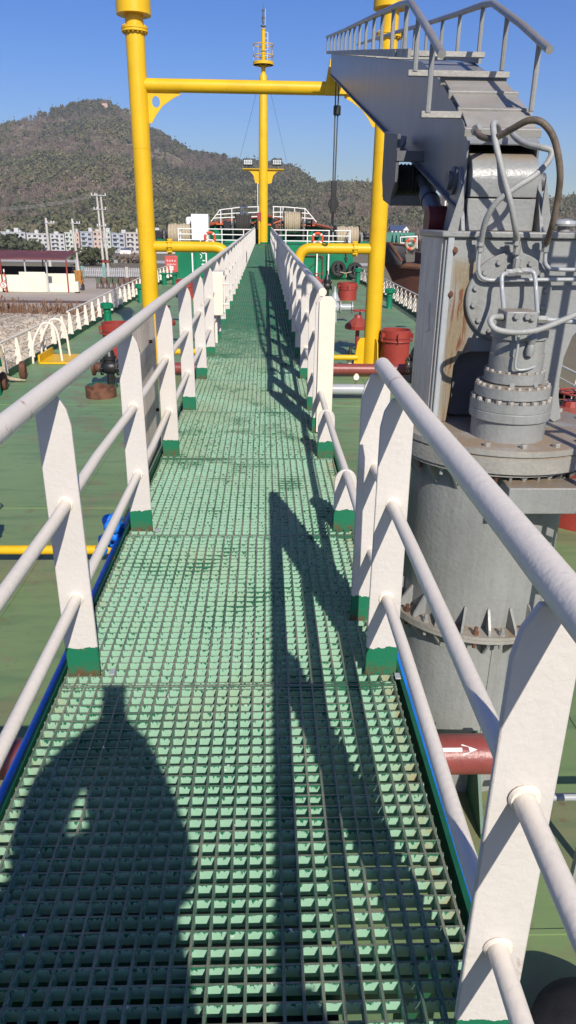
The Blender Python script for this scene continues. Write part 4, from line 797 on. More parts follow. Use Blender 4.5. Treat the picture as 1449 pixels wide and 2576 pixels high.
# ================================================================== deck crane
CX0, CY0 = 1.39, 4.20
cr = thing('deck_crane', 'grey hydraulic deck crane on a round pedestal, boom resting on the yellow gantry', 'crane', (CX0, CY0, 0))
pd = MB().tube((CX0, CY0, 0.0), (CX0, CY0, 2.32), 0.468, n=56).build('pedestal', 'grey', cr, ang=40)
MB().bar((CX0+0.02, CY0-0.469, 0.02), (CX0+0.02, CY0-0.469, 1.20), 0.012, 0.008).build('weld_seam', 'grey', pd)
def flange_ring(z, r, t, up, mat='flange_dusty', ng=22):
    f = MB().lathe([(0.46, 0), (r, 0), (r, t*0.46), (r-0.006, t*0.5), (r, t*0.54), (r, t), (0.46, t)], (CX0, CY0, z), n=56).build('flange', mat, cr)
    for i in range(ng):
        a = 2*PI*(i+0.2)/ng; d = Vector((math.cos(a), math.sin(a), 0)); a2 = a+PI/ng; d2 = Vector((math.cos(a2), math.sin(a2), 0))
        for u in up:
            z0 = z+t if u > 0 else z
            MB().prism([(0.465, u*0.002), (r-0.012, u*0.002), (r-0.02, u*0.03), (0.475, u*0.135), (0.465, u*0.135)], (CX0, CY0, z0), d, (0, 0, 1), 0.014).build('gusset', 'grey', f)
            b = MB(); q = Vector((CX0, CY0, z0))+d2*(r-0.035); b.lathe([(0.019, 0), (0.019, u*0.018), (0.012, u*0.018), (0.012, u*0.048), (0.009, u*0.05)], q, (0, 0, 1), 8); b.build('bolt', 'grey_rust' if i % 3 else 'rusty', f)
    return f
flange_ring(1.245, 0.585, 0.045, (1, -1), 'flange_dusty')
flange_ring(2.30, 0.575, 0.02, (-1,), 'flange_dusty')
tt = MB().lathe([(0.0, 0.0), (0.60, 0.0), (0.60, 0.085), (0.592, 0.09), (0.592, 0.098), (0.605, 0.10), (0.605, 0.132), (0.59, 0.137), (0.0, 0.137)], (CX0+0.02, CY0, 2.322), n=72).build('turntable', 'flange_dusty', cr)
TZ = 2.459
for i in range(18):
    a = 2*PI*(i+0.4)/18; MB().bolt((CX0+0.02+0.55*math.cos(a), CY0+0.55*math.sin(a), TZ), (0, 0, 1), 0.022, 0.022).build('bolt', 'flange_dusty', tt)
for (a) in (R(-92), R(-60), R(-125), R(10), R(190)):
    d = Vector((math.cos(a), math.sin(a), 0)); MB().prism([(0.46, 0.0), (0.86, 0.0), (0.86, 0.04), (0.50, 0.52), (0.46, 0.52)], (CX0, CY0, 0.0), d, (0, 0, 1), 0.02).build('foot_bracket', 'green_dark', pd)
# operator platform to the right of the pedestal, only its arm is in the picture
arm = MB().box((2.18, 3.62, 2.195), (1.75, 0.16, 0.15)).build('platform_arm', 'grey', cr, bevel=0.006)
op = thing('operator_platform', 'grey operator stand with railings at the right of the crane', 'platform', (2.9, 3.2, 2.26), None)
MB().box((2.75, 3.15, 2.25), (1.0, 0.9, 0.04)).build('floor', 'grey', op)
lad = thing('access_ladder', 'grey vertical access ladder standing just right of the crane, out of the picture', 'ladder', (1.92, 3.0, 0))
for x in (1.80, 1.94): MB().bar((x, 3.0, 0.0), (x+0.08, 3.0, 4.45), 0.04, 0.04, (0, 1, 0)).build('stringer', 'grey', lad)
for i in range(12): MB().tube((1.80+0.0065*i, 3.0, 0.28+0.36*i), (1.94+0.0065*i, 3.0, 0.28+0.36*i), 0.016, n=8).build('rung', 'grey', lad)
for x, y in ((2.28, 2.75), (2.62, 2.75), (3.2, 2.75), (3.2, 3.55), (2.28, 3.10)):
    MB().box((x, y, 2.78), (0.06, 0.06, 1.05)).build('post', 'grey', op)
for z in (2.62, 2.95, 3.29):
    MB().pipe([(2.28, 3.10, z), (2.28, 2.75, z), (3.2, 2.75, z), (3.2, 3.55, z)], 0.024, 8).build('rail', 'grey', op)
# slewing house
HX0, HX1, HY0, HY1, HZ0, HZ1 = 0.995, 1.80, 4.19, 4.77, TZ+0.001, 3.50
fr = [(HX0, HZ0), (HX0+0.10, HZ0), (HX0+0.11, 2.60), (1.11, 2.80), (1.14, 2.86), (1.20, 2.88), (1.58, 2.88), (1.62, 2.84), (1.65, 2.70), (1.66, HZ0+0.15), (1.685, HZ0+0.05), (1.76, HZ0), (1.80, HZ0+0.02), (1.765, 2.62), (1.755, 2.72), (1.76, 2.85), (1.79, 2.97), (1.88, 3.08), (1.96, 3.12), (1.96, HZ1), (HX0, HZ1)]
hs = MB().prism(fr, (0, HY0+0.012, 0), (1, 0, 0), (0, 0, 1), 0.024).build('house_front', 'grey_rust', cr, smooth=False, bevel=0.004)
MB().box((HX0+0.006, (HY0+HY1)/2+0.01, (HZ0+HZ1)/2), (0.03, HY1-HY0-0.03, HZ1-HZ0)).build('house_side', 'pale_bounce_streak', cr, bevel=0.006)
MB().box((1.945, (HY0+HY1)/2+0.01, (3.12+HZ1)/2), (0.03, HY1-HY0-0.03, HZ1-3.12)).build('house_side', 'grey', cr, bevel=0.006)
MB().box(((HX0+1.95)/2, HY1, (3.1+HZ1)/2), (1.95-HX0, 0.024, HZ1-3.1)).build('house_back', 'grey', cr)
MB().box(((HX0+1.96)/2, (HY0+HY1)/2-0.005, HZ1+0.018), (1.96-HX0+0.05, HY1-HY0+0.04, 0.034)).build('house_top', 'grey', cr, bevel=0.008)
MB().box((HX0+0.03, HY0-0.008, (HZ0+HZ1)/2+0.02), (0.035, 0.022, HZ1-HZ0-0.02)).build('corner_strip', 'grey_pipe', hs, bevel=0.006)
MB().box((1.39, HY0+0.30, 2.68), (0.50, 0.40, 0.40)).build('gear_housing', 'grey_dark', cr)
hp = lambda x, y, d=0.0: P(x, y, HY0-d)
for px, py in ((1143, 630), (1131, 740)):
    q = hp(px, py); MB().lathe([(0.020, 0), (0.020, 0.006), (0.014, 0.006), (0.014, 0.025), (0.01, 0.027)], q, (0, -1, 0), 10).build('stud', 'rusty', hs)
q = P(1058, 800, 4.4); MB().box((HX0-0.012, 4.42, q.z), (0.012, 0.16, 0.10), Matrix.Rotation(R(75), 3, 'X')).build('name_plate', 'pale_bounce_streak', cr)
# bearing cover
cc = hp(1276, 748); br_ = 0.243
cv = MB().lathe([(br_, 0), (br_, 0.028), (br_-0.008, 0.034), (0.001, 0.034)], cc, (0, -1, 0), 56).build('bearing_cover', 'grey', hs)
for i in range(14):
    a = 2*PI*i/14+0.2; MB().bolt(cc+Vector((0.205*math.cos(a), -0.034, 0.205*math.sin(a))), (0, -1, 0), 0.016, 0.018).build('bolt', 'grey', cv)
# hydraulic slewing motor
mx, my = 1.385, 3.93
def zf(py, r): return P(1270, py, my-r).z
prof = [(0.205, TZ), (0.205, zf(1070, .2)), (0.222, zf(1068, .22)), (0.222, zf(1048, .22)), (0.219, zf(1046, .22)), (0.222, zf(1044, .22)), (0.222, zf(1022, .22)), (0.19, zf(1020, .2)), (0.19, zf(1012, .2)), (0.206, zf(1010, .2)), (0.206, zf(985, .2)), (0.150, zf(975, .17)), (0.150, zf(972, .17)), (0.163, zf(970, .16)), (0.163, zf(945, .16)), (0.146, zf(942, .15)), (0.146, zf(900, .15)), (0.140, zf(898, .15)), (0.140, zf(860, .15)), (0.152, zf(858, .15)), (0.152, zf(833, .15)), (0.13, zf(828, .13)), (0.0, zf(827, .1))]
mo = MB().lathe([(r_, z_) for r_, z_ in prof], (mx, my, 0), n=44).build('slewing_motor', 'grey', cr, ang=30)
for r_, zz, n_, s_ in ((0.205, zf(1020, .2), 20, 0.017), (0.188, zf(984, .2), 22, 0.014), (0.150, zf(944, .16), 18, 0.012)):
    for i in range(n_):
        a = 2*PI*i/n_; MB().bolt((mx+r_*math.cos(a), my+r_*math.sin(a), zz-0.004), (0, 0, 1), s_, s_*1.3).build('bolt', 'flange_dusty', mo)
for a in (R(-65), R(-110), R(-25)):
    d = Vector((math.cos(a), math.sin(a), 0)); MB().prism([(0.13, 0), (0.19, 0), (0.15, 0.05), (0.13, 0.05)], (mx, my, zf(985, .2)), d, (0, 0, 1), 0.025).build('rib', 'grey', mo)
fy = my-0.15
vb = MB().box((P(1310, 805, fy).x, fy+0.06, P(1310, 808, fy).z), (0.165, 0.16, 0.10)).build('valve_block', 'grey', cr, bevel=0.006)
for px, py in ((1298, 796), (1325, 797), (1338, 800)):
    MB().bolt(P(px, py, fy-0.02), (0, -1, 0), 0.017, 0.02).build('plug', 'grey', vb)
MB().lathe([(0.02, 0), (0.026, 0.03), (0.018, 0.06), (0.03, 0.09), (0.015, 0.12), (0, 0.13)], P(1310, 870, fy-0.0)+Vector((0.05, -0.01, -0.05)), (0, 0, 1), 10).build('relief_valve', 'grey', mo)
# hoses and steel lines
def hose(name, mat, r, pts, k=6): return MB().pipe(spline([P(x, y, Y) for x, y, Y in pts], k), r, 12).build(name, mat, cr, ang=60)
hose('hose', 'hose_brown', 0.0165, [(1196, 322, 4.30), (1208, 342, 4.18), (1240, 348, 4.08), (1285, 326, 3.98), (1330, 303, 3.90), (1366, 310, 3.86), (1394, 350, 3.86), (1408, 420, 3.88), (1406, 480, 3.92), (1392, 555, 3.98), (1375, 612, 4.10)])
hose('hose', 'hose_grey', 0.0155, [(1258, 335, 4.35), (1252, 315, 4.22), (1241, 312, 4.12), (1245, 350, 4.05), (1262, 425, 4.00), (1284, 510, 3.97), (1296, 575, 4.02), (1299, 604, 4.10)])
hose('hose', 'hose_grey', 0.0155, [(1285, 328, 4.36), (1296, 345, 4.22), (1322, 362, 4.10), (1362, 371, 4.02), (1386, 379, 4.00), (1382, 402, 3.99), (1350, 438, 3.98), (1300, 470, 3.98), (1250, 508, 4.00), (1222, 555, 4.04), (1209, 612, 4.11)])
hose('hose', 'hose_grey', 0.0155, [(1262, 798, 3.80), (1240, 798, 3.74), (1234, 812, 3.72), (1252, 830, 3.70), (1300, 836, 3.68), (1352, 830, 3.67), (1400, 812, 3.68), (1470, 782, 3.72)])
def line(pts, r=0.011): return MB().pipe(spline([P(x, y, Y) for x, y, Y in pts], 5), r, 10).build('steel_line', 'grey_pipe', cr, ang=60)
line([(1208, 628, 4.12), (1204, 660, 4.12), (1206, 690, 4.12), (1222, 703, 4.12), (1260, 705, 4.12), (1340, 704, 4.12), (1480, 703, 4.12)])
line([(1372, 636, 4.12), (1372, 662, 4.12), (1384, 675, 4.12), (1410, 678, 4.12), (1480, 679, 4.12)])
line([(1280, 688, 4.08), (1266, 690, 4.06), (1262, 704, 4.05), (1264, 740, 4.02), (1268, 785, 3.90)], 0.012)
line([(1322, 682, 4.08), (1340, 684, 4.06), (1346, 700, 4.05), (1349, 740, 4.02), (1352, 790, 3.90)], 0.012)
line([(1300, 608, 4.12), (1300, 660, 4.12)], 0.012)
line([(1362, 803, 3.86), (1400, 806, 3.86), (1480, 812, 3.86)], 0.014)
line([(1304, 832, 3.76), (1303, 870, 3.76), (1296, 918, 3.76), (1302, 930, 3.76), (1325, 929, 3.76), (1345, 922, 3.78)], 0.007)
def fitting(px, py, Y, d, r=0.021, l=0.05):
    a = P(px, py, Y); d = Vector(d); return MB().lathe([(r, -l/2), (r, l/2)], a, d, 6).build('fitting', 'grey', cr, ang=20)
for px, py, Y, d in ((1209, 607, 4.11, (0, 0, 1)), (1208, 622, 4.12, (0, 0, 1)), (1373, 602, 4.11, (0, 0, 1)), (1372, 622, 4.12, (0, 0, 1)), (1299, 605, 4.10, (0, 0, 1)), (1300, 628, 4.11, (0, 0, 1)), (1300, 663, 4.10, (0, 0, 1)), (1282, 686, 4.08, (1, 0, 0)), (1300, 684, 4.08, (1, 0, 0)), (1320, 682, 4.08, (1, 0, 0)), (1262, 798, 3.82, (1, 0, 0)), (1363, 803, 3.86, (1, 0, 0)), (1199, 326, 4.26, (0.3, -0.5, 0.3))): fitting(px, py, Y, d)
MB().box(P(1284, 612, 4.13), (0.05, 0.05, 0.012)).build('hose_bracket', 'grey', cr)
# boom root: cheeks, curved cover, base block
RY = 4.42
MB().box((1.325, RY+0.05, 3.535+0.085), (0.385, 0.30, 0.17)).build('boom_base', 'grey', cr, bevel=0.006)
kn = [(-0.14, -0.06)]+[(-0.15*math.cos(a), 0.02+0.15*math.sin(a)) for a in [PI*0.02+PI*0.62*i/8 for i in range(9)]]+[(0.18, 0.20), (0.34, 0.10), (0.30, -0.06)]
MB().prism(kn, (1.325, RY+0.03, 3.77), (0, 1, 0), (0, 0, 1), 0.372).build('boom_knuckle', 'grey', cr, ang=40, bevel=0.004)
for x, s in ((1.105, -1), (1.548, 1)):
    ck = MB().prism([(-0.22, 0.0), (0.22, 0.0), (0.10, 0.26), (0.05, 0.33), (-0.02, 0.335), (-0.06, 0.30)], (x, RY+0.05, 3.535), (0, 1, 0), (0, 0, 1), 0.022).build('cheek_plate', 'grey', cr, bevel=0.003)
    MB().lathe([(0.075, 0), (0.075, 0.02), (0.05, 0.024), (0.05, 0.05), (0, 0.052)], (x+s*0.01, RY+0.08, 3.80), (s, 0, 0), 18).build('pivot_pin', 'grey_dark', ck)
    MB().prism([(0, 0), (s*0.075, 0), (0, 0.28)], (x, RY-0.12, 3.535), (1, 0, 0), (0, 0, 1), 0.016).build('web', 'grey', ck)
for (px, py) in ((1422, 548),):
    q = P(px, py, 4.35); t_ = MB().lathe([(0.035, -0.03), (0.035, 0.0)], (q.x, q.y, HZ1+0.066), n=14); t_.build('filler_neck', 'grey', cr)
    MB().lathe([(0.062, 0), (0.066, 0.012), (0.060, 0.028), (0.03, 0.036), (0, 0.037)], (q.x, q.y, HZ1+0.066), n=12).build('filler_cap', 'grey_pipe', cr)
# boom box: left side X = bl(Y), width shrinking to the tip
bl_ = lambda y: 1.115+0.0265*(y-4.5); bwid = lambda y: 0.40-0.006*(y-4.5)
prof_b = [(4.36, 3.66, 3.98), (4.52, 3.69, 4.10), (5.3, 3.855, 4.42), (6.1, 4.02, 4.67), (9.0, 4.63, 5.215), (12.0, 5.25, 5.78), (15.0, 5.88, 6.34), (18.75, 6.66, 7.04)]
m = MB(); pts = []
for y, zb, zt_ in prof_b:
    x0, x1 = bl_(y), bl_(y)+bwid(y); pts += [(x0, y, zb), (x1, y, zb), (x1, y, zt_), (x0, y, zt_)]
fs = [(i*4+j, i*4+(j+1) % 4, (i+1)*4+(j+1) % 4, (i+1)*4+j) for i in range(len(prof_b)-1) for j in range(4)] + [(len(pts)-4, len(pts)-3, len(pts)-2, len(pts)-1)]
m.add(pts, fs); boom = m.build('boom', 'grey_streak', cr, smooth=False)
sd = boom.modifiers.new('solid', 'SOLIDIFY'); sd.thickness = 0.012; sd.offset = -1
for s in (0, 1):
    m = MB(); ed = [(bl_(y)+s*bwid(y)+(-0.012 if s == 0 else 0.012), y, zb-0.006) for y, zb, _ in prof_b]
    for i in range(len(ed)-1): m.bar(ed[i], ed[i+1], 0.05, 0.014)
    m.build('lower_flange', 'grey_dark', boom)
steps = [((1113, 192), (1217, 196)), ((1143, 233), (1275, 238)), ((1168, 288), (1312, 292))]
for i, (y, zt_) in enumerate(((5.25, 4.40), (4.95, 4.285), (4.64, 4.155), (4.42, 4.03))):
    MB().box((bl_(y)+bwid(y)/2, y, zt_+0.012), (bwid(y)+0.03, 0.035, 0.045), Matrix.Rotation(R(20), 3, 'X')).build('step_bar', 'grey_step', boom, bevel=0.004)
for y0_, z0_, y1_, z1_ in ((5.20, 4.39, 4.97, 4.30), (4.92, 4.275, 4.66, 4.17), (4.61, 4.145, 4.44, 4.05)):
    a = Vector((bl_(y0_)+0.2, y0_, z0_+0.016)); b = Vector((bl_(y1_)+0.2, y1_, z1_+0.016)); MB().bar(a, b, 0.385, 0.010).build('tread_plate', 'grey_step', boom)
# boom hose-guard rails
LXP, RXP, KX = 0.905, 1.50, 0.0265
def boomrail(X0, pts, feet, label):
    top = [PX(x, y, X0, KX) for x, y in pts]
    MB().pipe(top, 0.0215, 10).build('guard_rail', 'grey', boom, ang=60)
    for (fx, fy_), (tx, ty) in feet:
        a = PX(fx, fy_, X0, KX); tp = sorted((p.y, p.z) for p in top); b = Vector((a.x, a.y, np.interp(a.y, [p[0] for p in tp], [p[1] for p in tp])))
        MB().tube(a, b, 0.016, n=8).build('guard_post', 'grey', boom)
boomrail(LXP, [(1112, 136), (1072, 66), (1033, 6), (1005, 12), (930, 46), (865, 76), (822, 93)], [((1076, 284), (1096, 150)), ((1044, 180), (1057, 60)), ((1017, 130), (1020, 12)), ((985, 130), (989, 22)), ((958, 130), (962, 34)), ((938, 130), (941, 42)), ((919, 130), (922, 50)), ((903, 131), (905, 58)), ((890, 131), (892, 64)), ((879, 131), (880, 69)), ((868, 131), (869, 74)), ((858, 131), (859, 79)), ((849, 131), (849, 83)), ((840, 131), (840, 86)), ((832, 131), (832, 89)), ((823, 132), (823, 93))], '')
boomrail(RXP, [(1383, 126), (1310, 60), (1240, 8), (1215, 12), (1150, 35), (1080, 57), (1000, 80), (900, 112)], [((1336, 280), (1360, 130)), ((1262, 178), (1275, 50)), ((1204, 138), (1214, 16)), ((1150, 130), (1155, 36)), ((1108, 128), (1111, 50)), ((1070, 128), (1073, 62)), ((1040, 128), (1042, 70)), ((1010, 130), (1012, 80)), ((985, 131), (986, 88)), ((960, 132), (961, 96))], '')
for (lx_, ly_), (rx_, ry_) in (((1066, 288), (1345, 287)), ((1034, 184), (1270, 188)), ((1000, 134), (1210, 146))):
    a, b = PX(lx_, ly_, LXP, KX), PX(rx_, ry_, RXP, KX); b = Vector((b.x, a.y, a.z)); MB().bar(a-Vector((0.02, 0, 0)), b+Vector((0.03, 0, 0)), 0.03, 0.035).build('guard_crossbar', 'flange_dusty', boom, bevel=0.003)
for X0, seg in ((LXP, [(1030, 134), (920, 132), (822, 132)]), (RXP, [(1208, 150), (1100, 138), (960, 134)])):
    pp_ = [PX(x, y, X0, KX) for x, y in seg]; m = MB()
    for i in range(len(pp_)-1): m.bar(pp_[i], pp_[i+1], 0.02, 0.05)
    m.build('guard_sill', 'flange_dusty', boom)
for y in [7.2+1.0*i for i in range(12)]:
    zt_ = np.interp(y, [p[0] for p in prof_b], [p[2] for p in prof_b]); MB().box((bl_(y)+bwid(y)/2, y, zt_+0.02), (0.62, 0.03, 0.03)).build('guard_crossbar', 'flange_dusty', boom)
# cylinder and winch under the boom
lc = thing('boom_cylinder', 'grey hydraulic cylinder with red foot under the crane boom', 'cylinder', (1.05, 4.75, 3.53))
a, b = P(1098, 548, 4.85), P(1068, 470, 5.6)
MB().tube(a, a+(b-a)*0.75, 0.058, n=18).build('barrel', 'grey_dark', lc); MB().tube(a+(b-a)*0.7, b+(b-a)*0.35, 0.035, n=14).build('rod', 'steel_wire', lc)
MB().lathe([(0.064, -0.02), (0.064, 0.02)], a+(b-a)*0.5, (b-a), 18).build('band', 'black_iron', lc); MB().lathe([(0.09, -0.06), (0.09, 0.06)], P(1096, 556, 4.85), (1, 0, 0), 18).build('foot', 'red_dark', lc)
wn_ = thing('hoist_winch', 'dark hoist winch with black rope drum slung under the crane boom', 'winch', P(1020, 500, 6.0))
WY = 6.0; w0, w1 = P(1062, 440, WY), P(985, 440, WY)
cxw = (w0.x+w1.x)/2; czw = P(1020, 445, WY).z; ww = w0.x-w1.x
for x in (w0.x+0.06, w1.x-0.01): MB().prism([(-0.30, 0.26), (0.34, 0.34), (0.34, 0.0), (0.22, -0.16), (-0.10, -0.20), (-0.28, -0.05)], (x, WY, czw), (0, 1, 0), (0, 0, 1), 0.025).build('side_plate', 'grey_dark', wn_, bevel=0.004)
MB().lathe([(0.10+0.012*(i % 2), -ww/2+ww*i/17) for i in range(18)], (cxw, WY, czw-0.02), (1, 0, 0), 22).build('rope_drum', 'black_rubber', wn_)
for s in (-1, 1): MB().lathe([(0.165, 0), (0.165, 0.014)], (cxw+s*ww/2*0.9, WY, czw-0.02), (1, 0, 0), 24).build('drum_flange', 'grey_dark', wn_)
for dy, dz in ((-0.27, 0.12), (-0.12, -0.17), (0.25, -0.1)): MB().box((cxw+0.02, WY+dy, czw+dz), (ww+0.08, 0.06, 0.07)).build('cross_member', 'grey_dark', wn_, bevel=0.004)
mb = MB(); mb.bar(P(1000, 385, 6.05), P(1016, 352, 6.4), 0.04, 0.06); mb.build('lug', 'grey', wn_)
# hoist wire and hook block
hk = thing('hoist_hook', 'black hook block hanging on a wire from the crane boom tip', 'hook', P(840, 600, 18.6))
a = P(848, 240, 18.6); b = P(839, 478, 18.6); b = Vector((a.x+(b.x-a.x)*0.6, a.y, b.z))
for dx in (-0.035, 0.035): MB().tube(a+Vector((dx, 0, 0.3)), b+Vector((dx*0.6, 0, -0.1)), 0.016, n=6).build('wire', 'steel_wire', hk)
MB().lathe([(0.07, -0.10), (0.085, -0.08), (0.085, 0.08), (0.07, 0.10)], P(848, 278, 18.6), (0, 0, 1), 12).build('limit_weight', 'black_iron', hk)
c_ = b; m = MB(); m.box((c_.x, c_.y, c_.z-0.15), (0.13, 0.10, 0.70)); m.lathe([(0.13, -0.04), (0.13, 0.04)], (c_.x, c_.y, c_.z-0.30), (0, 1, 0), 16); m.build('sheave_block', 'black_iron', hk, bevel=0.01)
MB().pipe(spline([(c_.x, c_.y, c_.z-0.4), (c_.x, c_.y, c_.z-0.72), (c_.x+0.06, c_.y, c_.z-0.80), (c_.x+0.01, c_.y, c_.z-0.90), (c_.x-0.07, c_.y, c_.z-0.84)], 5), 0.032, 8).build('hook', 'black_iron', hk)

# ------------------------------------------------------------------ unseen superstructure, added behind the photographer to block sky light
dh = thing('sky_block_deckhouse', 'unseen cream superstructure with bridge windows, added behind the camera to block sky light', 'sky_block_deckhouse', (0, -16, 0))
MB().box((0, -16.5, 3.6), (11.6, 6, 7.2)).build('wall', 'white_far', dh); MB().box((0, -16.4, 7.3), (12.2, 6.6, 0.16)).build('roof', 'green_paint', dh)
for z_ in (1.1, 3.5, 6.0):
    for i in range(7):
        if abs(i-3) < 1 and z_ == 3.5: continue
        o = MB().box((-4.5+1.5*i, -13.48, z_), (0.95, 0.08, 0.75)).build('window', 'white_far', dh, bevel=0.02); MB().box((-4.5+1.5*i, -13.43, z_), (0.8, 0.05, 0.6)).build('pane', 'window_glass', o)
o = MB().box((-0.1, -13.47, 3.05), (0.8, 0.08, 1.85)).build('door', 'green_paint', dh, bevel=0.03); MB().box((0.2, -13.40, 3.0), (0.04, 0.06, 0.2)).build('handle', 'brass', o)
# ================================================================== the land (level ground; the ship lies 1.7 degrees bow-up on it)
TILT = R(1.7); LM = Matrix.Translation(CAM) @ Matrix.Rotation(-TILT, 4, 'X'); RX = Matrix.Rotation(TILT, 3, 'X')
def lray(x, y): return RX @ ray(x, y)
def LP(x, y, Y): r = lray(x, y); return r*(Y/r.y)
def LZ(x, y, Z): r = lray(x, y); return r*(Z/r.z)
GZ = -4.0
m = MB()
for (x0, x1, y0, y1) in ((-2400, 2400, 64, 1500), (-2400, -7.3, 42.5, 64), (9.0, 2400, -60, 64)):
    m.add([(x0, y0, GZ), (x1, y0, GZ), (x1, y1, GZ), (x0, y1, GZ)], [(0, 1, 2, 3)])
struct(m.build('ground', 'ground', smooth=False), True)
m = MB(); m.add([(-300, -80, GZ-1.7), (60, -80, GZ-1.7), (60, 70, GZ-1.7), (-300, 70, GZ-1.7)], [(0, 1, 2, 3)]); struct(m.build('water', 'water', smooth=False), True)
m = MB(); m.add([(-90, 45.5, GZ+0.004), (-7.5, 44.8, GZ+0.004), (-7.5, 64, GZ+0.004), (-10, 88, GZ+0.004), (-90, 88, GZ+0.004)], [(0, 1, 2, 3, 4)]); struct(m.build('concrete_yard', 'concrete', smooth=False), True)
m = MB(); m.add([(-300, 165, GZ+0.004), (200, 150, GZ+0.004), (200, 172, GZ+0.004), (-300, 190, GZ+0.004)], [(0, 1, 2, 3)]); struct(m.build('road', 'pale_concrete', smooth=False), True)
# cracked mud bank
from mathutils import noise as MN
m = MB(); nx, ny = 150, 46
for j in range(ny):
    for i in range(nx):
        x = -44+38.5*i/(nx-1); v_ = j/(ny-1); y = 31+15*v_
        edge = 36.3+0.8*MN.noise((x*0.15, 3, 0))-max(0, (x+13)*0.06)
        h = GZ-1.9+1.98*max(0, min(1, (y-edge)/4.2))**0.8
        if x > -7.4: h -= (x+7.4)*1.3
        if y < 44.5: h += 0.30*MN.fractal((x*0.55, y*0.55, 1), 1, 2, 4)*min(1, max(0.15, (y-edge)/2)) + 0.13*MN.noise((x*2.1, y*2.1, 5))
        elif True: h = min(h, GZ-0.05) if y > 45.3 else h
        m.v.append((x, y, h))
m.f = [(j*nx+i, j*nx+i+1, (j+1)*nx+i+1, (j+1)*nx+i) for j in range(ny-1) for i in range(nx-1)]
struct(m.build('mud_bank', 'mud', ang=180), True)
# dry grass on the bank
m = MB()
for i in range(5200):
    x = -44+36.5*random.random(); y = random.gauss(43.6, 0.9); n_ = MN.noise((x*0.35, y*0.2, 9))
    if n_ < -0.12 or not 41.0 < y < 46: continue
    h = (0.25+0.60*random.random()**2)*(1.0+0.7*n_); a = random.uniform(0, PI); w_ = 0.035; b = Vector((x, y, GZ-0.1)); lean = Vector((random.gauss(0, 0.22), random.gauss(0, 0.22), 0))*h
    s = Vector((math.cos(a), math.sin(a), 0))*w_
    m.add([b-s, b+s, b+lean*0.4+Vector((0, 0, h*0.6))+s*0.7, b+lean+Vector((0, 0, h))], [(0, 1, 2), (0, 2, 3)])
    if i % 3 == 0:
        t_ = b+lean+Vector((0, 0, h*0.9)); m.add([t_-s*2.2, t_+s*2.2+Vector((0, 0, .03)), t_+Vector((0, 0, 0.2))], [(0, 1, 2)])
struct(m.build('dry_grass', 'dry_grass', smooth=False), True, 'stuff', 'reddish dry grass along the top of the mud bank')
q = LZ(80, 762, GZ); rm_ = MB().prism([(0, 0), (1.6, 0), (1.3, 0.07), (0.3, 0.07)], (q.x, q.y, GZ+0.004), (0, 1, 0), (0, 0, 1), 7.0); tag(rm_.build('ramp_kerb', 'bin_brown', None, org=(q.x, q.y, GZ)), 'low dark kerb lying on the concrete yard', 'kerb', land=True)
# ------------------------------------------------------------------ shed
SY = 63.0
sh = thing('work_shed', 'open shed with maroon corrugated roof and cream sheet walls beyond the left railing', 'shed', (-22, 65, GZ), land=True)
xr = LP(165, 640, SY).x; xl = -34.0; zr0, zr1 = LP(100, 651, SY-0.4).z, LP(100, 631, SY+4.5).z
m = MB(); n_ = int((xr-xl)/0.22)
for i in range(n_):
    x = xl+i*0.22
    for u, du in ((0.0, 0.0), (0.06, 0.05), (0.14, 0.05), (0.20, 0.0)): m.v += [(x+u, SY-0.4, zr0+du), (x+u, SY+4.5, zr1+du)]
k = len(m.v)//2; m.f = [(2*i, 2*i+1, 2*i+3, 2*i+2) for i in range(k-1)]
rf_ = m.build('roof', 'maroon_roof', sh, smooth=False); sd = rf_.modifiers.new('s', 'SOLIDIFY'); sd.thickness = 0.03
m = MB(); m.box(((xl+xr)/2, SY-0.42, zr0-0.03), (xr-xl, 0.04, 0.12)); m.build('fascia', 'maroon_roof', rf_)
for px, mt in ((5, 'red_oxide'), (66, 'fence_grey'), (170, 'red_oxide'), (120, 'fence_grey')):
    x = LP(px, 700, SY-0.15).x; MB().box((x, SY-0.15, (GZ+zr0)/2), (0.10, 0.10, zr0-GZ)).build('post', mt, sh)
for x in (-29, -24, -19.5, -16.6): MB().box((x, SY+4.2, (GZ+zr1)/2), (0.10, 0.10, zr1-GZ)).build('post', 'fence_grey', sh)
MB().box(((xl+xr)/2-0.1, SY+3.6, (GZ+LP(100, 670, SY+3.6).z)/2), (xr-xl-0.2, 0.03, LP(100, 670, SY+3.6).z-GZ)).build('shade_net', 'shade_net', sh)
MB().box(((xl+xr)/2, SY+2.0, GZ+0.35), (xr-xl-1, 1.4, 0.7)).build('workbench', 'soot', sh)
def sheet(px0, px1, pyt, y):
    a, b = LP(px0, 710, y).x, LP(px1, 710, y).x; zt_ = LP((px0+px1)/2, pyt, y).z; m = MB(); n2 = max(4, int((b-a)/0.14))
    for i in range(n2+1):
        x = a+(b-a)*i/n2; dy = 0.025*(i % 2); m.v += [(x, y-dy, GZ+0.03), (x, y-dy, zt_), (x+0.05, y-dy, GZ+0.03), (x+0.05, y-dy, zt_)]
    k = len(m.v)//2; m.f = [(2*i, 2*i+2, 2*i+3, 2*i+1) for i in range(k-1)]
    o = m.build('sheet_panel', 'cream_sheet', sh, smooth=False); o.modifiers.new('s', 'SOLIDIFY').thickness = 0.02; return o
sheet(-60, 14, 690, SY-0.02); sheet(17, 50, 691, SY-0.08); sheet(50, 114, 684, SY-0.22); s3 = sheet(115, 188, 688, SY-0.08)
q = LP(126, 703, SY-0.14); MB().box(q, (0.30, 0.05, 0.5)).build('vent_window', 'grey_dark', s3)
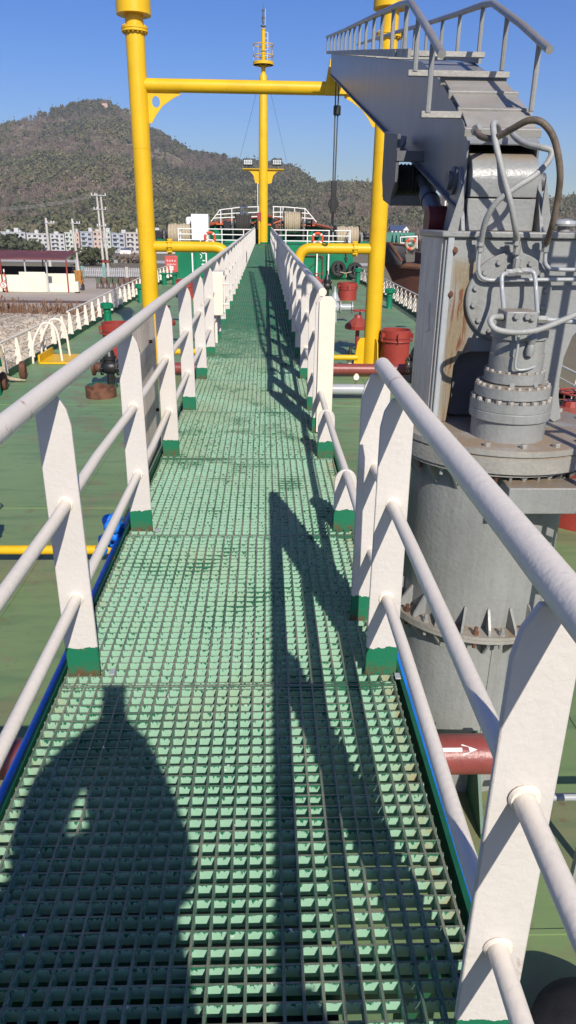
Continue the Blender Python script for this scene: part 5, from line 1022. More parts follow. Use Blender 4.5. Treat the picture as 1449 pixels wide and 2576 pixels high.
q0, q1 = LP(187, 708, SY-0.5), LP(200, 732, SY-0.5); wb = MB().box(((q0.x+q1.x)/2, SY-0.5, (q0.z+GZ)/2+0.05), (q1.x-q0.x, 0.5, q0.z-GZ-0.1)); wbo = wb.build('white_bin', 'cream_sheet', None, org=((q0.x+q1.x)/2, SY-0.5, GZ), bevel=0.03); tag(wbo, 'pale upright box at the right end of the shed wall', 'box', land=True); MB().box(((q0.x+q1.x)/2, SY-0.5, GZ+0.03), ((q1.x-q0.x)*0.9, 0.45, 0.06)).build('base', 'soot', wbo)
sgx = LP(9, 717, SY-1.2); rs = thing('speed_sign', 'round white speed sign with the number 5 on a red striped pole', 'sign', (sgx.x, SY-1.2, GZ), land=True)
MB().tube((sgx.x+0.12, SY-1.1, GZ), (sgx.x+0.12, SY-1.1, sgx.z+0.9), 0.05, n=10).build('pole', 'orange', rs)
for i in range(3): MB().lathe([(0.052, 0), (0.052, 0.25)], (sgx.x+0.12, SY-1.1, GZ+0.4+0.6*i), n=10).build('pole_band', 'wall_white', rs)
dsk = MB().lathe([(0.28, 0), (0.28, 0.02)], (sgx.x, SY-1.18, sgx.z), (0, -1, 0), 24).build('disc', 'wall_white', rs); MB().torus((sgx.x, SY-1.2, sgx.z), (0, -1, 0), 0.25, 0.03, 24, 6).build('border', 'sign_red', rs)
m = MB()
for dx, dz, w_, h_ in ((0, 0.12, 0.14, 0.03), (-0.055, 0.07, 0.03, 0.11), (0, 0.02, 0.14, 0.03), (0.055, -0.04, 0.03, 0.11), (0, -0.10, 0.14, 0.03)): m.box((sgx.x+dx, SY-1.21, sgx.z+dz), (w_, 0.01, h_))
m.build('numeral', 'lens_black', dsk)
ct = thing('hand_cart', 'grey-blue cart with wheels at the left edge in front of the shed', 'cart', (sgx.x-0.5, SY-2.2, GZ), land=True); MB().box((sgx.x-0.7, SY-2.2, GZ+0.55), (1.0, 0.7, 0.25)).build('bed', 'facade_4', ct)
for dx in (-1.0, -0.4): MB().lathe([(0.2, -0.05), (0.2, 0.05)], (sgx.x+dx, SY-2.5, GZ+0.2), (0, 1, 0), 16).build('wheel', 'black_rubber', ct)
# timber stack
q0, q1 = LP(188, 680, 66), LP(206, 702, 66); ts = thing('timber_stack', 'stack of orange timber planks behind the shed end', 'timber', ((q0.x+q1.x)/2, 66, GZ), land=True)
nz_ = 12
for i in range(nz_):
    for j in range(2): MB().box(((q0.x+q1.x)/2+random.uniform(-0.06, 0.06), 66+0.5*j, GZ+0.5+(q0.z-GZ-0.5)*(i+0.5)/nz_), (q1.x-q0.x-0.02, 0.35, (q0.z-GZ-0.5)/nz_*0.72)).build('plank', 'timber', ts)
for dx in (-0.25, 0.25): MB().box(((q0.x+q1.x)/2+dx, 66.2, GZ+0.25), (0.12, 0.8, 0.5)).build('bearer', 'soot', ts)
# paling fence
FY = 91.0; fx0, fx1 = LP(208, 690, FY).x, LP(400, 690, FY).x; fz1 = LP(280, 673, FY).z
fe = thing('paling_fence', 'pale grey paling fence between concrete posts behind the hoppers', 'fence', ((fx0+fx1)/2, FY, GZ), land=True)
pm_ = MB().box((0, 0, 0), (0.13, 0.03, fz1-GZ-0.12)).mesh('paling', 'fence_grey', (0, 0, 0), False); n_ = int((fx1-fx0)/0.22)
for i in range(n_):
    o = bpy.data.objects.new('paling', pm_); COL.objects.link(o); o.parent = fe; o.location = Vector((fx0+0.22*i+0.1, FY, (GZ+fz1)/2+0.03+random.uniform(-0.02, 0.02)))-ORG[fe.name]
for z in (GZ+0.3, fz1-0.35): MB().box(((fx0+fx1)/2, FY+0.05, z), (fx1-fx0, 0.05, 0.07)).build('fence_rail', 'fence_grey', fe)
for px, mt, h_ in ((209, 'fence_teal', 0.15), (263, 'fence_teal', 0.3), (320, 'pale_concrete', 0.1), (372, 'fence_teal', 0.1)): x = LP(px, 690, FY).x; MB().box((x, FY-0.05, (GZ+fz1+h_)/2), (0.36, 0.25, fz1+h_-GZ)).build('post', mt, fe)
# hoppers on legs
BY_ = 68.8; lab8 = ['leftmost', 'second', 'third', 'fourth', 'fifth', 'sixth', 'seventh', 'eighth']
for i in range(8):
    px0 = 243+14.4*i; a, b = LP(px0, 712, BY_).x, LP(px0+13, 712, BY_).x; c = (a+b)/2; w_ = b-a
    t = thing('steel_hopper', '%s rusty steel hopper on legs from the left in the row before the fence' % lab8[i], 'hopper', (c, BY_, GZ), 'hoppers in a row', land=True)
    zt_, zm = LP(px0, 699, BY_).z, LP(px0, 713, BY_).z
    MB().add([(a, BY_-0.35, zt_), (b, BY_-0.35, zt_), (b, BY_+0.35, zt_), (a, BY_+0.35, zt_), (a+0.06, BY_-0.28, zm), (b-0.06, BY_-0.28, zm), (b-0.06, BY_+0.28, zm), (a+0.06, BY_+0.28, zm)], [(0, 1, 2, 3), (7, 6, 5, 4), (0, 4, 5, 1), (1, 5, 6, 2), (2, 6, 7, 3), (3, 7, 4, 0)]).build('bin', 'bin_green' if i in (0, 2, 3) else 'bin_brown', t, smooth=False)
    for sx in (-1, 1):
        for sy in (-1, 1): MB().bar((c+sx*w_*0.42, BY_+sy*0.3, GZ), (c+sx*w_*0.36, BY_+sy*0.26, zm+0.05), 0.06, 0.06).build('leg', 'bin_brown', t)
# poles and wires
hpY = 94.0; hp_ = thing('utility_pole', 'twin concrete utility pole with crossarms behind the paling fence', 'pole', (-19.9, hpY, GZ), land=True)
tops = []
for tx, ty, bx in ((243, 487, 263), (253, 490, 274)):
    a = LP(tx, ty, hpY); b = LP(bx, 690, hpY); b.z = GZ; MB().tube(b, a, 0.17, 0.11, n=12).build('shaft', 'pale_concrete', hp_); tops.append((b, a))
    MB().lathe([(0.172, 0), (0.165, 0.35)], b+(a-b)*0.17, (a-b), 12).build('band', 'red_oxide', hp_)
for f_, w_ in ((0.82, 0.75), (0.62, 0.55), (0.47, 0.5), (0.985, 0.9)):
    c = tops[0][0].lerp(tops[0][1], f_).lerp(tops[1][0].lerp(tops[1][1], f_), 0.5); ca = MB().box((c.x, hpY-0.15, c.z), (2*w_, 0.10, 0.09)).build('crossarm', 'fence_grey', hp_)
    for dx in (-w_*0.9, -w_*0.45, w_*0.9): MB().lathe([(0.05, 0), (0.08, 0.06), (0.05, 0.1), (0.08, 0.16), (0.03, 0.22)], (c.x+dx, hpY-0.15, c.z+0.04), n=8).build('insulator', 'wall_white', ca)
for i, (y_a, y_b) in enumerate(((489, 516), (492, 520), (495, 523))):
    a = LP(236, y_a, hpY); b = LP(-40, y_b+5, 120); pts = [a.lerp(b, t)-Vector((0, 0, 1.2*4*t*(1-t)*0.4)) for t in [k/10 for k in range(11)]]
    tag(MB().pipe(pts, 0.022, 4).build('power_wire', 'pale_concrete', None, org=a), '%s of the three pale power wires running left from the twin pole' % ('top', 'middle', 'lowest')[i], 'wire', 'power wires', land=True)
a = LP(254, 505, hpY); b = LP(312, 615, hpY+6); gw = MB().tube(a, b, 0.02, n=4); gw.tube(a.lerp(b, 0.55), a.lerp(b, 0.72), 0.07, n=6); tag(gw.build('guy_wire', 'brass', None, org=b), 'guy wire with yellow insulator sloping right from the twin pole', 'wire', land=True)
for tx, ty, bx, Y_, lab in ((115, 548, 128, 74, 'left single concrete pole rising behind the maroon shed roof'), (181, 550, 199, 80, 'single concrete pole at the right end of the maroon shed')):
    a = LP(tx, ty, Y_); b = LP(bx, 690, Y_); b.z = GZ; t = thing('utility_pole', lab, 'pole', b, land=True); MB().tube(b, a, 0.17, 0.11, n=12).build('shaft', 'pale_concrete', t); ca = MB().box(a+Vector((0.35, -0.1, -0.45)), (0.95, 0.08, 0.08)).build('crossarm', 'fence_grey', t)
    for dx in (0.1, 0.5, 0.75): MB().lathe([(0.04, 0), (0.07, 0.06), (0.03, 0.16)], a+Vector((dx, -0.1, -0.41)), n=8).build('insulator', 'wall_white', ca)
    MB().lathe([(0.20, 0), (0.19, 0.9)], b+(a-b)*0.05, (a-b), 12).build('white_band', 'wall_white', t)
# ------------------------------------------------------------------ apartment row
BDY = 300.0
blds = [(-40, 0, 586, 0), (0, 66, 585, 1), (68, 122, 589, 2), (125, 161, 590, 0), (163, 184, 586, 3), (185, 200, 587, 5), (201, 233, 584, 4), (234, 258, 583, 5), (259, 279, 585, 6), (281, 315, 588, 7), (317, 351, 586, 8), (353, 385, 588, 2), (389, 440, 585, 0)]
names_b = ['light grey', 'white', 'pale', 'narrow light', 'greenish white', 'slim peach', 'blue-grey', 'peach', 'pale green', 'grey-blue', 'cream and grey', 'pale', 'white']
where_b = ['cut by the left picture edge', 'at the left picture edge with a wide parapet', 'behind the shed roof', 'between the two single poles', 'right of the second single pole', 'squeezed beside the greenish block', 'with three window columns left of the twin pole', 'just left of the twin pole', 'behind the twin pole', 'right of the twin pole', 'left of the yellow post', 'behind the yellow post', 'right of the yellow post']
for bi, (x0, x1, yt, fc) in enumerate(blds):
    a, b = LP(x0, 620, BDY), LP(x1, 620, BDY); zt_ = LP((x0+x1)/2, yt, BDY).z; w_ = b.x-a.x-0.15; cx = (a.x+b.x)/2; dy = random.uniform(0, 2.0)
    t = thing('apartment_block', '%s apartment block %s' % (names_b[bi], where_b[bi]), 'building', (cx, BDY+dy, GZ), 'apartment row at the foot of the hill', land=True)
    MB().box((cx, BDY+dy+5, (GZ+zt_)/2), (w_, 10, zt_-GZ)).build('wall', 'facade_%d' % fc, t)
    m = MB(); m.box((cx, BDY+dy+5, zt_+0.15), (w_+0.25, 10.3, 0.3)); m.build('parapet', 'facade_%d' % fc, t)
    for k in range(max(1, int(w_/3))): xx = a.x+0.8+random.random()*max(0.1, w_-1.6); hh = random.uniform(0.6, 1.5); MB().box((xx, BDY+dy+random.uniform(2, 8), zt_+0.3+hh/2), (random.uniform(0.7, 1.9), 1.5, hh)).build('roof_room', 'facade_%d' % random.choice((0, 2, 6)), t)
    fl_h = (zt_-GZ-0.5)/4; nc = max(2, int(w_/1.7)); wm = None
    for r_ in range(4):
        for c_ in range(nc):
            x = a.x+w_*(c_+0.5)/nc+0.08; z = GZ+0.5+fl_h*(r_+0.55); ww_ = w_/nc*random.uniform(0.45, 0.62)
            o = MB().box((x, BDY+dy-0.02, z), (ww_+0.14, 0.08, fl_h*0.5+0.12)).build('window', 'wall_white', t, smooth=False)
            MB().box((x, BDY+dy-0.06, z), (ww_, 0.06, fl_h*0.5)).build('pane', 'window_glass', o, smooth=False)
    if bi % 2 == 0 or w_ > 5:
        for r_ in range(1, 4): MB().box((cx-w_*0.18, BDY+dy-0.4, GZ+0.5+fl_h*r_+0.1), (w_*0.42, 0.8, 0.35)).build('balcony', 'facade_%d' % fc, t)
for px, lab in ((215, 'small white shed below the apartment row left of the twin pole'), (318, 'small white van-sized hut below the apartments right of the twin pole'), (235, 'low pale hut below the peach apartments')):
    q = LZ(px, 639, GZ); t = thing('small_hut', lab, 'hut', q, land=True); MB().box((q.x, q.y, GZ+0.7), (4.0, 3, 1.4)).build('wall', 'wall_white', t); MB().prism([(-2.2, 1.4), (2.2, 1.4), (0, 2.1)], (q.x, q.y, GZ), (1, 0, 0), (0, 0, 1), 3.2).build('roof', 'roof_blue' if px == 318 else 'facade_8', t)
# white house with the blue roof and the hilltop pavilion
q = LP(1002, 594, 330); hz = LP(1002, 580, 330).z-q.z
wh = thing('white_house', 'white two-storey house with a blue roof at the foot of the right ridge', 'house', q, land=True)
MB().box((q.x, q.y, q.z+hz/2-0.8), (7.2, 6, hz+1.6)).build('wall', 'wall_white', wh); MB().prism([(-3.4, 0), (3.4, 0), (0, 2.1)], (q.x-0.4, q.y, q.z+hz), (0, 1, 0), (0, 0, 1), 7.4).build('roof', 'roof_blue', wh)
MB().prism([(-1.4, 0), (1.4, 0), (0, 1.6)], (q.x+2.6, q.y-3.2, q.z+hz), (1, 0, 0), (0, 0, 1), 0.6).build('gable', 'wall_white', wh)
for r_ in range(2):
    for c_ in range(4): o = MB().box((q.x-2.4+1.7*c_, q.y-3.05, q.z+0.75+hz*0.5*r_), (0.85, 0.1, 0.75)).build('window', 'grey_dark', wh); MB().box((q.x-2.4+1.7*c_, q.y-3.10, q.z+0.75+hz*0.5*r_), (0.7, 0.08, 0.62)).build('pane', 'window_glass', o)
# ------------------------------------------------------------------ hill
SKY = [(-70, 3.0), (-50, 4.5), (-35, 5.8), (-25, 6.5), (-18.0, 6.95), (-17.1, 7.2), (-16, 7.55), (-15.3, 7.9), (-13.9, 8.2), (-12.9, 8.6), (-11.8, 8.75), (-10.7, 8.65), (-9.8, 8.3), (-8.1, 7.35), (-6.7, 6.6), (-5.2, 5.8), (-3.6, 5.7), (-1.9, 5.35), (0.7, 5.2), (2.0, 4.9), (2.6, 4.5), (3.8, 3.75), (5.1, 3.85), (7.7, 3.8), (10, 3.5), (13, 2.9), (17, 2.5), (20.9, 2.8), (22, 2.95), (30, 2.6), (45, 2.2), (70, 1.8)]
R0 = 372.0
def sky_el(az): return np.interp(az, [p[0] for p in SKY], [p[1] for p in SKY])
def R1(az): return np.interp(az, [-70, -12, -5, 2, 4, 22, 70], [1000, 1050, 950, 880, 720, 800, 900])
def hill_pt(az, t):
    e1 = sky_el(az); r1 = R1(az); r = R0+(r1-R0)*t
    tt = min(1.0, t); el = (e1+0.55)*(0.18*tt+0.82*tt**0.85)-0.55
    if t > 1: el = e1-(t-1)*7.0
    x, y = r*math.sin(R(az)), r*math.cos(R(az)); z = r*math.tan(R(el))
    bumpf = math.sin(PI*min(1, t))
    z += (16*MN.fractal((x*0.008, y*0.008, 3), 1, 2, 5))*bumpf*min(1, 0.15+t) + 2.5*MN.noise((x*0.03, y*0.03, 7))*bumpf
    return Vector((x, y, max(z, GZ-6) if t > 0.01 else GZ-0.5))
AZ = np.concatenate([np.linspace(-70, -24, 24), np.linspace(-23, 25, 150), np.linspace(26, 70, 24)]); TT = np.linspace(0, 1.35, 64)
m = MB(); na = len(AZ)
for t in TT:
    for az in AZ: m.v.append(tuple(hill_pt(az, t)))
m.f = [(j*na+i, j*na+i+1, (j+1)*na+i+1, (j+1)*na+i) for j in range(len(TT)-1) for i in range(na-1)]
struct(m.build('hill', 'hillside', ang=180), True)
# forest: tree prototypes scattered by geometry nodes
def crown(n, rx, rz, zc, sz, seed, trunk=0.25, shape=0):
    rg_ = np.random.default_rng(seed); m = MB(); cl = rg_.normal(size=(9, 3)); cl /= np.linalg.norm(cl, axis=1)[:, None]; cl *= np.array([rx, rx, rz])*0.55
    for i in range(n):
        c = cl[i % 9]+rg_.normal(size=3)*np.array([rx, rx, rz])*0.26
        if shape: c = np.array([c[0]*(1-0.6*(c[2]+rz)/(2*rz)), c[1]*(1-0.6*(c[2]+rz)/(2*rz)), c[2]])
        c[2] += zc; u = rg_.normal(size=3); u /= np.linalg.norm(u); w_ = np.cross(u, rg_.normal(size=3)); w_ /= np.linalg.norm(w_); s = sz*rg_.uniform(0.6, 1.3)
        m.add([c-u*s, c+w_*s*0.7, c+u*s, c-w_*s*0.7], [(0, 1, 2, 3)])
    return m
def bare(n, h, sp, seed):
    rg_ = np.random.default_rng(seed); m = MB(); m.pipe([(0, 0, -1), (0, 0, h*0.5)], 0.16, 5, False, 0.09)
    for i in range(n):
        a = rg_.uniform(0, 2*PI); z0 = rg_.uniform(0.2, 0.6)*h; r_ = sp*rg_.uniform(0.3, 1.0); b = Vector((math.cos(a)*r_, math.sin(a)*r_, h*rg_.uniform(0.72, 1.0))); p0 = Vector((b.x*0.15, b.y*0.15, z0)); sd_ = Vector((-math.sin(a), math.cos(a), 0))*0.10
        m.add([p0-sd_, p0+sd_, b], [(0, 1, 2)])
        for k in range(3): c = p0.lerp(b, rg_.uniform(0.4, 1)); d = Vector(tuple(rg_.normal(size=3)*0.55+np.array([0, 0, 0.5]))); sx = Vector(tuple(rg_.normal(size=3)))*0.10; m.add([c-sx, c+sx, c+d*1.4], [(0, 1, 2)])
    return m
PC = bpy.data.collections.new('forest_prototypes')
protos = [('a_tree', crown(130, 3.4, 2.8, 3.0, 1.0, 1), 'leaf_evergreen'), ('b_tree', crown(110, 2.8, 3.0, 3.2, 0.95, 2), 'leaf_evergreen'), ('c_tree', crown(100, 2.1, 3.8, 3.9, 0.8, 3, shape=1), 'leaf_evergreen'), ('d_tree', bare(34, 6.5, 2.4, 4), 'twig_bare'), ('e_tree', bare(30, 7.5, 2.0, 5), 'twig_bare'), ('f_tree', crown(80, 3.0, 1.5, 1.1, 0.8, 6), 'twig_bare')]
for nm, mb_, mt in protos: PC.objects.link(bpy.data.objects.new(nm, mb_.mesh(nm, mt, (0, 0, 0), False)))
pts, scl, rot, idx = [], [], [], []
for i in range(30000):
    az = random.uniform(-24, 26); t = random.random()**0.85*1.03; p = hill_pt(az, t)
    n1 = MN.fractal((p.x*0.009, p.y*0.009, 2), 1, 2, 4); n2 = MN.noise((p.x*0.03, p.y*0.03, 8)); n3 = MN.noise((p.x*0.02, p.y*0.02, 21))
    if (-9.4 < az < -6.0 and 0.74 < t < 0.88 and random.random() < 0.82): continue
    if n3 > 0.38 and random.random() < 0.5: continue
    if -9.0 < az < 3 and t < 0.62: n1 += 0.25
    green = n1+0.45*n2+random.gauss(0, 0.22)+(0.3 if t > 0.94 else 0)-(0.25 if az > 3.5 else 0)-(0.12 if az < -8 else 0) > -0.03
    k = random.choice((0, 0, 1, 1, 2)) if green else random.choice((3, 4, 5, 5))
    pts.append(tuple(p-Vector((0, 0, 0.6)))); scl.append(random.uniform(0.6, 1.5)*(1.0 if t < 0.5 else 0.9)*(1.1 if green else 0.95)); rot.append(random.uniform(0, 6.28)); idx.append(k)
me = bpy.data.meshes.new('hill_forest'); me.from_pydata(pts, [], [])
for nm, ty, dt in (('scl', 'FLOAT', scl), ('rot', 'FLOAT', rot), ('idx', 'INT', idx)):
    at = me.attributes.new(nm, ty, 'POINT'); at.data.foreach_set('value', dt)
fo = bpy.data.objects.new('hill_forest', me); COL.objects.link(fo); struct(fo, True, 'stuff', 'mixed evergreen and bare brown woodland covering the hill')
ng = bpy.data.node_groups.new('scatter', 'GeometryNodeTree'); ng.interface.new_socket('Geometry', in_out='INPUT', socket_type='NodeSocketGeometry'); ng.interface.new_socket('Geometry', in_out='OUTPUT', socket_type='NodeSocketGeometry')
gi = ng.nodes.new('NodeGroupInput'); go = ng.nodes.new('NodeGroupOutput'); ip = ng.nodes.new('GeometryNodeInstanceOnPoints'); ci = ng.nodes.new('GeometryNodeCollectionInfo'); ci.inputs[0].default_value = PC; ci.inputs[1].default_value = True; ci.inputs[2].default_value = True
def attr(nm, ty): a = ng.nodes.new('GeometryNodeInputNamedAttribute'); a.data_type = ty; a.inputs[0].default_value = nm; return a.outputs[0]
cb_ = ng.nodes.new('ShaderNodeCombineXYZ'); ng.links.new(attr('rot', 'FLOAT'), cb_.inputs[2])
ng.links.new(gi.outputs[0], ip.inputs['Points']); ng.links.new(ci.outputs[0], ip.inputs['Instance']); ip.inputs['Pick Instance'].default_value = True
ng.links.new(attr('idx', 'INT'), ip.inputs['Instance Index']); e2r = ng.nodes.new('FunctionNodeEulerToRotation'); ng.links.new(cb_.outputs[0], e2r.inputs[0]); ng.links.new(e2r.outputs[0], ip.inputs['Rotation']); ng.links.new(attr('scl', 'FLOAT'), ip.inputs['Scale'])
ng.links.new(ip.outputs[0], go.inputs[0]); md = fo.modifiers.new('scatter', 'NODES'); md.node_group = ng
# terraces, pavilion
tr = thing('stone_terrace', 'pale terraced plots cut into the hillside right of the summit', 'terrace', hill_pt(-7.5, 0.8), land=True)
for k in range(7):
    m = MB(); tl = 0.745+0.018*k; pp_ = [hill_pt(a_, tl)+Vector((0, 0, 0.7)) for a_ in np.linspace(-8.6+0.25*k, -6.9+0.3*k, 14)]
    for i in range(13): m.bar(pp_[i], pp_[i+1], 2.6, 0.9)
    m.build('ledge', 'ground', tr)
tr2 = thing('stone_ledge', 'pale ledge on the spur right of the mast', 'terrace', hill_pt(2.6, 0.95), land=True)
for k in range(2):
    m = MB(); pp_ = [hill_pt(a_, 0.93+0.02*k)+Vector((0, 0, 2.5)) for a_ in np.linspace(1.9+0.5*k, 3.4, 10)]
    for i in range(9): m.bar(pp_[i], pp_[i+1], 1.5, 0.9)
    m.build('ledge', 'mud', tr2)
q = hill_pt(-11.05, 0.975); q.z = LP(259, 274, q.y).z+2.5; pv = thing('hilltop_pavilion', 'small pink pavilion near the summit of the hill', 'pavilion', q, land=True)
MB().box(q+Vector((0, 0, 1.0)), (7, 5, 5)).build('wall', 'facade_5', pv); MB().prism([(-4.2, 0), (4.2, 0), (2.6, 1.6), (-2.6, 1.6)], q+Vector((0, 0, 3.5)), (1, 0, 0), (0, 0, 1), 6).build('roof', 'maroon_roof', pv)
# nearer shrubs and trees
def shrub(x, y, z, rx, rz, label, cat_='bush', n=260, mat='leaf_bush', name='bush', sz=0.16):
    t = thing(name, label, cat_, (x, y, z), land=True); m = crown(n, rx, rz, rz*0.85, sz*max(1, rx/1.5), int(x*13) % 997+1); m.v = [(a+x, b+y, c+z) for a, b, c in m.v]; m.build('foliage', mat, t, smooth=False)
    k = MB()
    for i in range(4): k.pipe([(x, y, z-0.1), (x+random.uniform(-0.4, 0.4)*rx, y+random.uniform(-0.3, 0.3)*rx, z+rz)], 0.05*rx, 5, True, 0.02*rx)
    k.build('stem', 'trunk', t)
q = LZ(236, 668, GZ); shrub(q.x, q.y, GZ, 4.2, 1.7, 'round green bush behind the paling fence', n=500)
q = LZ(330, 662, GZ); shrub(q.x, q.y, GZ, 3.2, 1.1, 'low olive shrub right of the twin pole', n=260, mat='twig_bare')
for px, py, rx, rz, lab in ((10, 622, 9, 4.0, 'dark leafy tree at the left picture edge above the shed roof'), (45, 622, 9, 4.6, 'dark leafy tree above the middle of the shed roof'), (78, 626, 7, 3.4, 'dark leafy tree left of the first single pole'), (187, 632, 1.7, 1.7, 'small dark tree at the foot of the peach block'), (283, 637, 1.9, 1.8, 'dark tree beside the twin pole below the apartments')):
    q = LZ(px, 645 if py < 630 else 643, GZ); s_ = q.y/250; shrub(q.x, q.y, GZ, rx*s_*0.75, rz*s_*0.8, lab, 'tree', 520, 'leaf_evergreen', 'leafy_tree', 0.22)
# ------------------------------------------------------------------ the rusty ship to the right
s2 = thing('rusty_ship', 'rusty grey-brown ship bow lying beyond the right deck railing', 'ship', (14, 61, -5.2), None)
lv = [(609, 960.5, 'u'), (640, 962.5, 'u'), (664, 965, 'u'), (692, 980, 'l'), (726, 995, 'l'), (790, 1018, 'l'), (830, 1030, 'l')]
Yc = 61.0
def hull2(levels, mat, nm, cut=None):
    m = MB(); sec = []
    for py, px in levels:
        s_ = P(px, py, Yc); z = s_.z
        sec.append([(s_.x, Yc, z), (s_.x+1.6, Yc-1.5, z), (s_.x+4.2, Yc-2.8, z), (s_.x+9, Yc-3.4, z), (s_.x+32, Yc-3.4, z), (s_.x+32, Yc+3.4, z), (s_.x+9, Yc+3.4, z), (s_.x+4.2, Yc+2.8, z), (s_.x+1.6, Yc+1.5, z)])
    n_ = 9
    for s_ in sec: m.v += s_
    m.f = [(k*n_+i, k*n_+(i+1) % n_, (k+1)*n_+(i+1) % n_, (k+1)*n_+i) for k in range(len(sec)-1) for i in range(n_)]
    m.f += [tuple(range(n_))]; return m.build(nm, mat, s2, ang=25)
hull2([(661, 964.5), (676, 972), (692, 980), (726, 995), (790, 1018), (830, 1030)], 'ship_brown', 'lower_hull')
m = MB(); a = P(960, 609, Yc); b = P(964.5, 660, Yc)
pu = [(a.x, Yc, a.z), (a.x+1.5, Yc-1.6, a.z-0.1), (P(981, 611, Yc-2.6).x, Yc-2.75, P(981, 611, Yc-2.6).z), (P(1011, 657, Yc-3.3).x, Yc-3.42, P(1011, 657, Yc-3.3).z)]
pb = [(b.x, Yc, b.z), (b.x+1.6, Yc-1.52, b.z), (P(985, 660, Yc-2.8).x, Yc-2.82, b.z), (P(1011, 660, Yc-3.3).x, Yc-3.42, b.z-0.03)]
for s_ in (1, -1):
    k0 = len(m.v); m.v += [(x, Yc+(y-Yc)*s_, z) for x, y, z in pu]+[(x, Yc+(y-Yc)*s_, z) for x, y, z in pb]; m.f += [(k0+i, k0+i+1, k0+5+i, k0+4+i) for i in range(3)]
ub = m.build('bow_bulwark', 'ship_grey', s2); ub.modifiers.new('s', 'SOLIDIFY').thickness = 0.12
m = MB()
for i in range(3): m.bar(pu[i], pu[i+1], 0.28, 0.10)
m.build('capping_rail', 'rusty', s2)
z_f = b.z-0.15; MB().pipe([(b.x+1.0, Yc-1.25, z_f), (b.x+2.6, Yc-2.3, z_f-0.05), (b.x+5.2, Yc-3.1, z_f-0.12), (b.x+12, Yc-3.5, z_f-0.25), (b.x+32, Yc-3.5, z_f-0.4)], 0.22, 8).build('rubbing_strake', 'rusty', s2)
q0, q1 = P(985, 594, 64.2), P(1018, 607, 64.2)
MB().box(((q0.x+q1.x)/2, 64.2, (q0.z+q1.z)/2), (q1.x-q0.x+1.6, 0.12, 1.0)).build('far_bulwark', 'ship_teal', s2)
for px in (990, 1000, 1010, 1020): x = P(px, 600, 63.9).x; MB().prism([(0, -0.7), (0.0, 0.45), (-0.6, -0.7)], (x, 63.9, (q0.z+q1.z)/2), (0, 1, 0), (0, 0, 1), 0.08).build('stiffener', 'ship_teal', s2)
MB().box((P(1025, 640, Yc).x+3, Yc, b.z+0.35), (4.2, 3.0, 0.9)).build('hatch_box', 'rusty', s2, bevel=0.05)
rr = thing('ship_rail', 'white pipe rail on the rusty ship', 'railing', P(1030, 625, 59.5)); m = MB(); m.pipe([P(1007, 625, 59.5), P(1007, 597, 59.5), P(1050, 595, 59.5)], 0.06, 8); m.build('rail', 'white_far', rr); MB().tube(P(1007, 612, 59.5), P(1050, 611, 59.5), 0.05, n=8).build('mid_rail', 'white_far', rr); MB().tube(P(1049, 625, 59.5), P(1049, 595, 59.5), 0.05, n=8).build('post', 'white_far', rr)
c = P(1034, 614, 59.3); l3 = thing('life_ring', 'faded red and white life ring on the rusty ship', 'life ring', c-Vector((0, 0, 0.4))); MB().torus(c, (0, -1, 0), 0.36, 0.12, 26, 8).build('ring', 'rope', l3)
for a_ in (0.8, 2.4, 4.4): MB().torus(c, (0, -1, 0), 0.36, 0.125, 6, 8, (a_-0.35, a_+0.35), ref=(1, 0, 0)).build('band', 'ring_orange', l3)
ml = thing('signal_mast', 'thin orange and white lattice mast of the rusty ship behind the crane', 'mast', P(1127, 590, 66)); 
for dx in (-0.3, 0.3): a = P(1127, 560, 66)+Vector((dx, 0, 0)); MB().tube(Vector((a.x, a.y, -1.0)), P(1127, 505, 66)+Vector((dx*0.7, 0, 0)), 0.08, n=8).build('leg', 'white_far' if dx < 0 else 'orange', ml)
for i in range(8): z_ = P(1127, 506+7*i, 66); MB().bar(z_-Vector((0.28, 0, 0)), z_+Vector((0.28, 0, 0)), 0.06, 0.06).build('rung', 'brass', ml)
# mesh rack at the right edge
rk = thing('mesh_rack', 'rusty wire mesh rack at the right picture edge beside the crane', 'rack', (4.75, 11.0, 0.0))
k0 = P(1437, 965, 11.0)
for i in range(9): MB().tube((4.3+0.14*i, 11.0, 0.0), (4.3+0.14*i, 11.0, 1.15), 0.012, n=5).build('upright', 'rusty', rk)
for i in range(10): MB().tube((4.28, 11.0, 0.08+0.115*i), (5.45, 11.0, 0.10+0.115*i), 0.010, n=5).build('wire', 'rusty', rk)
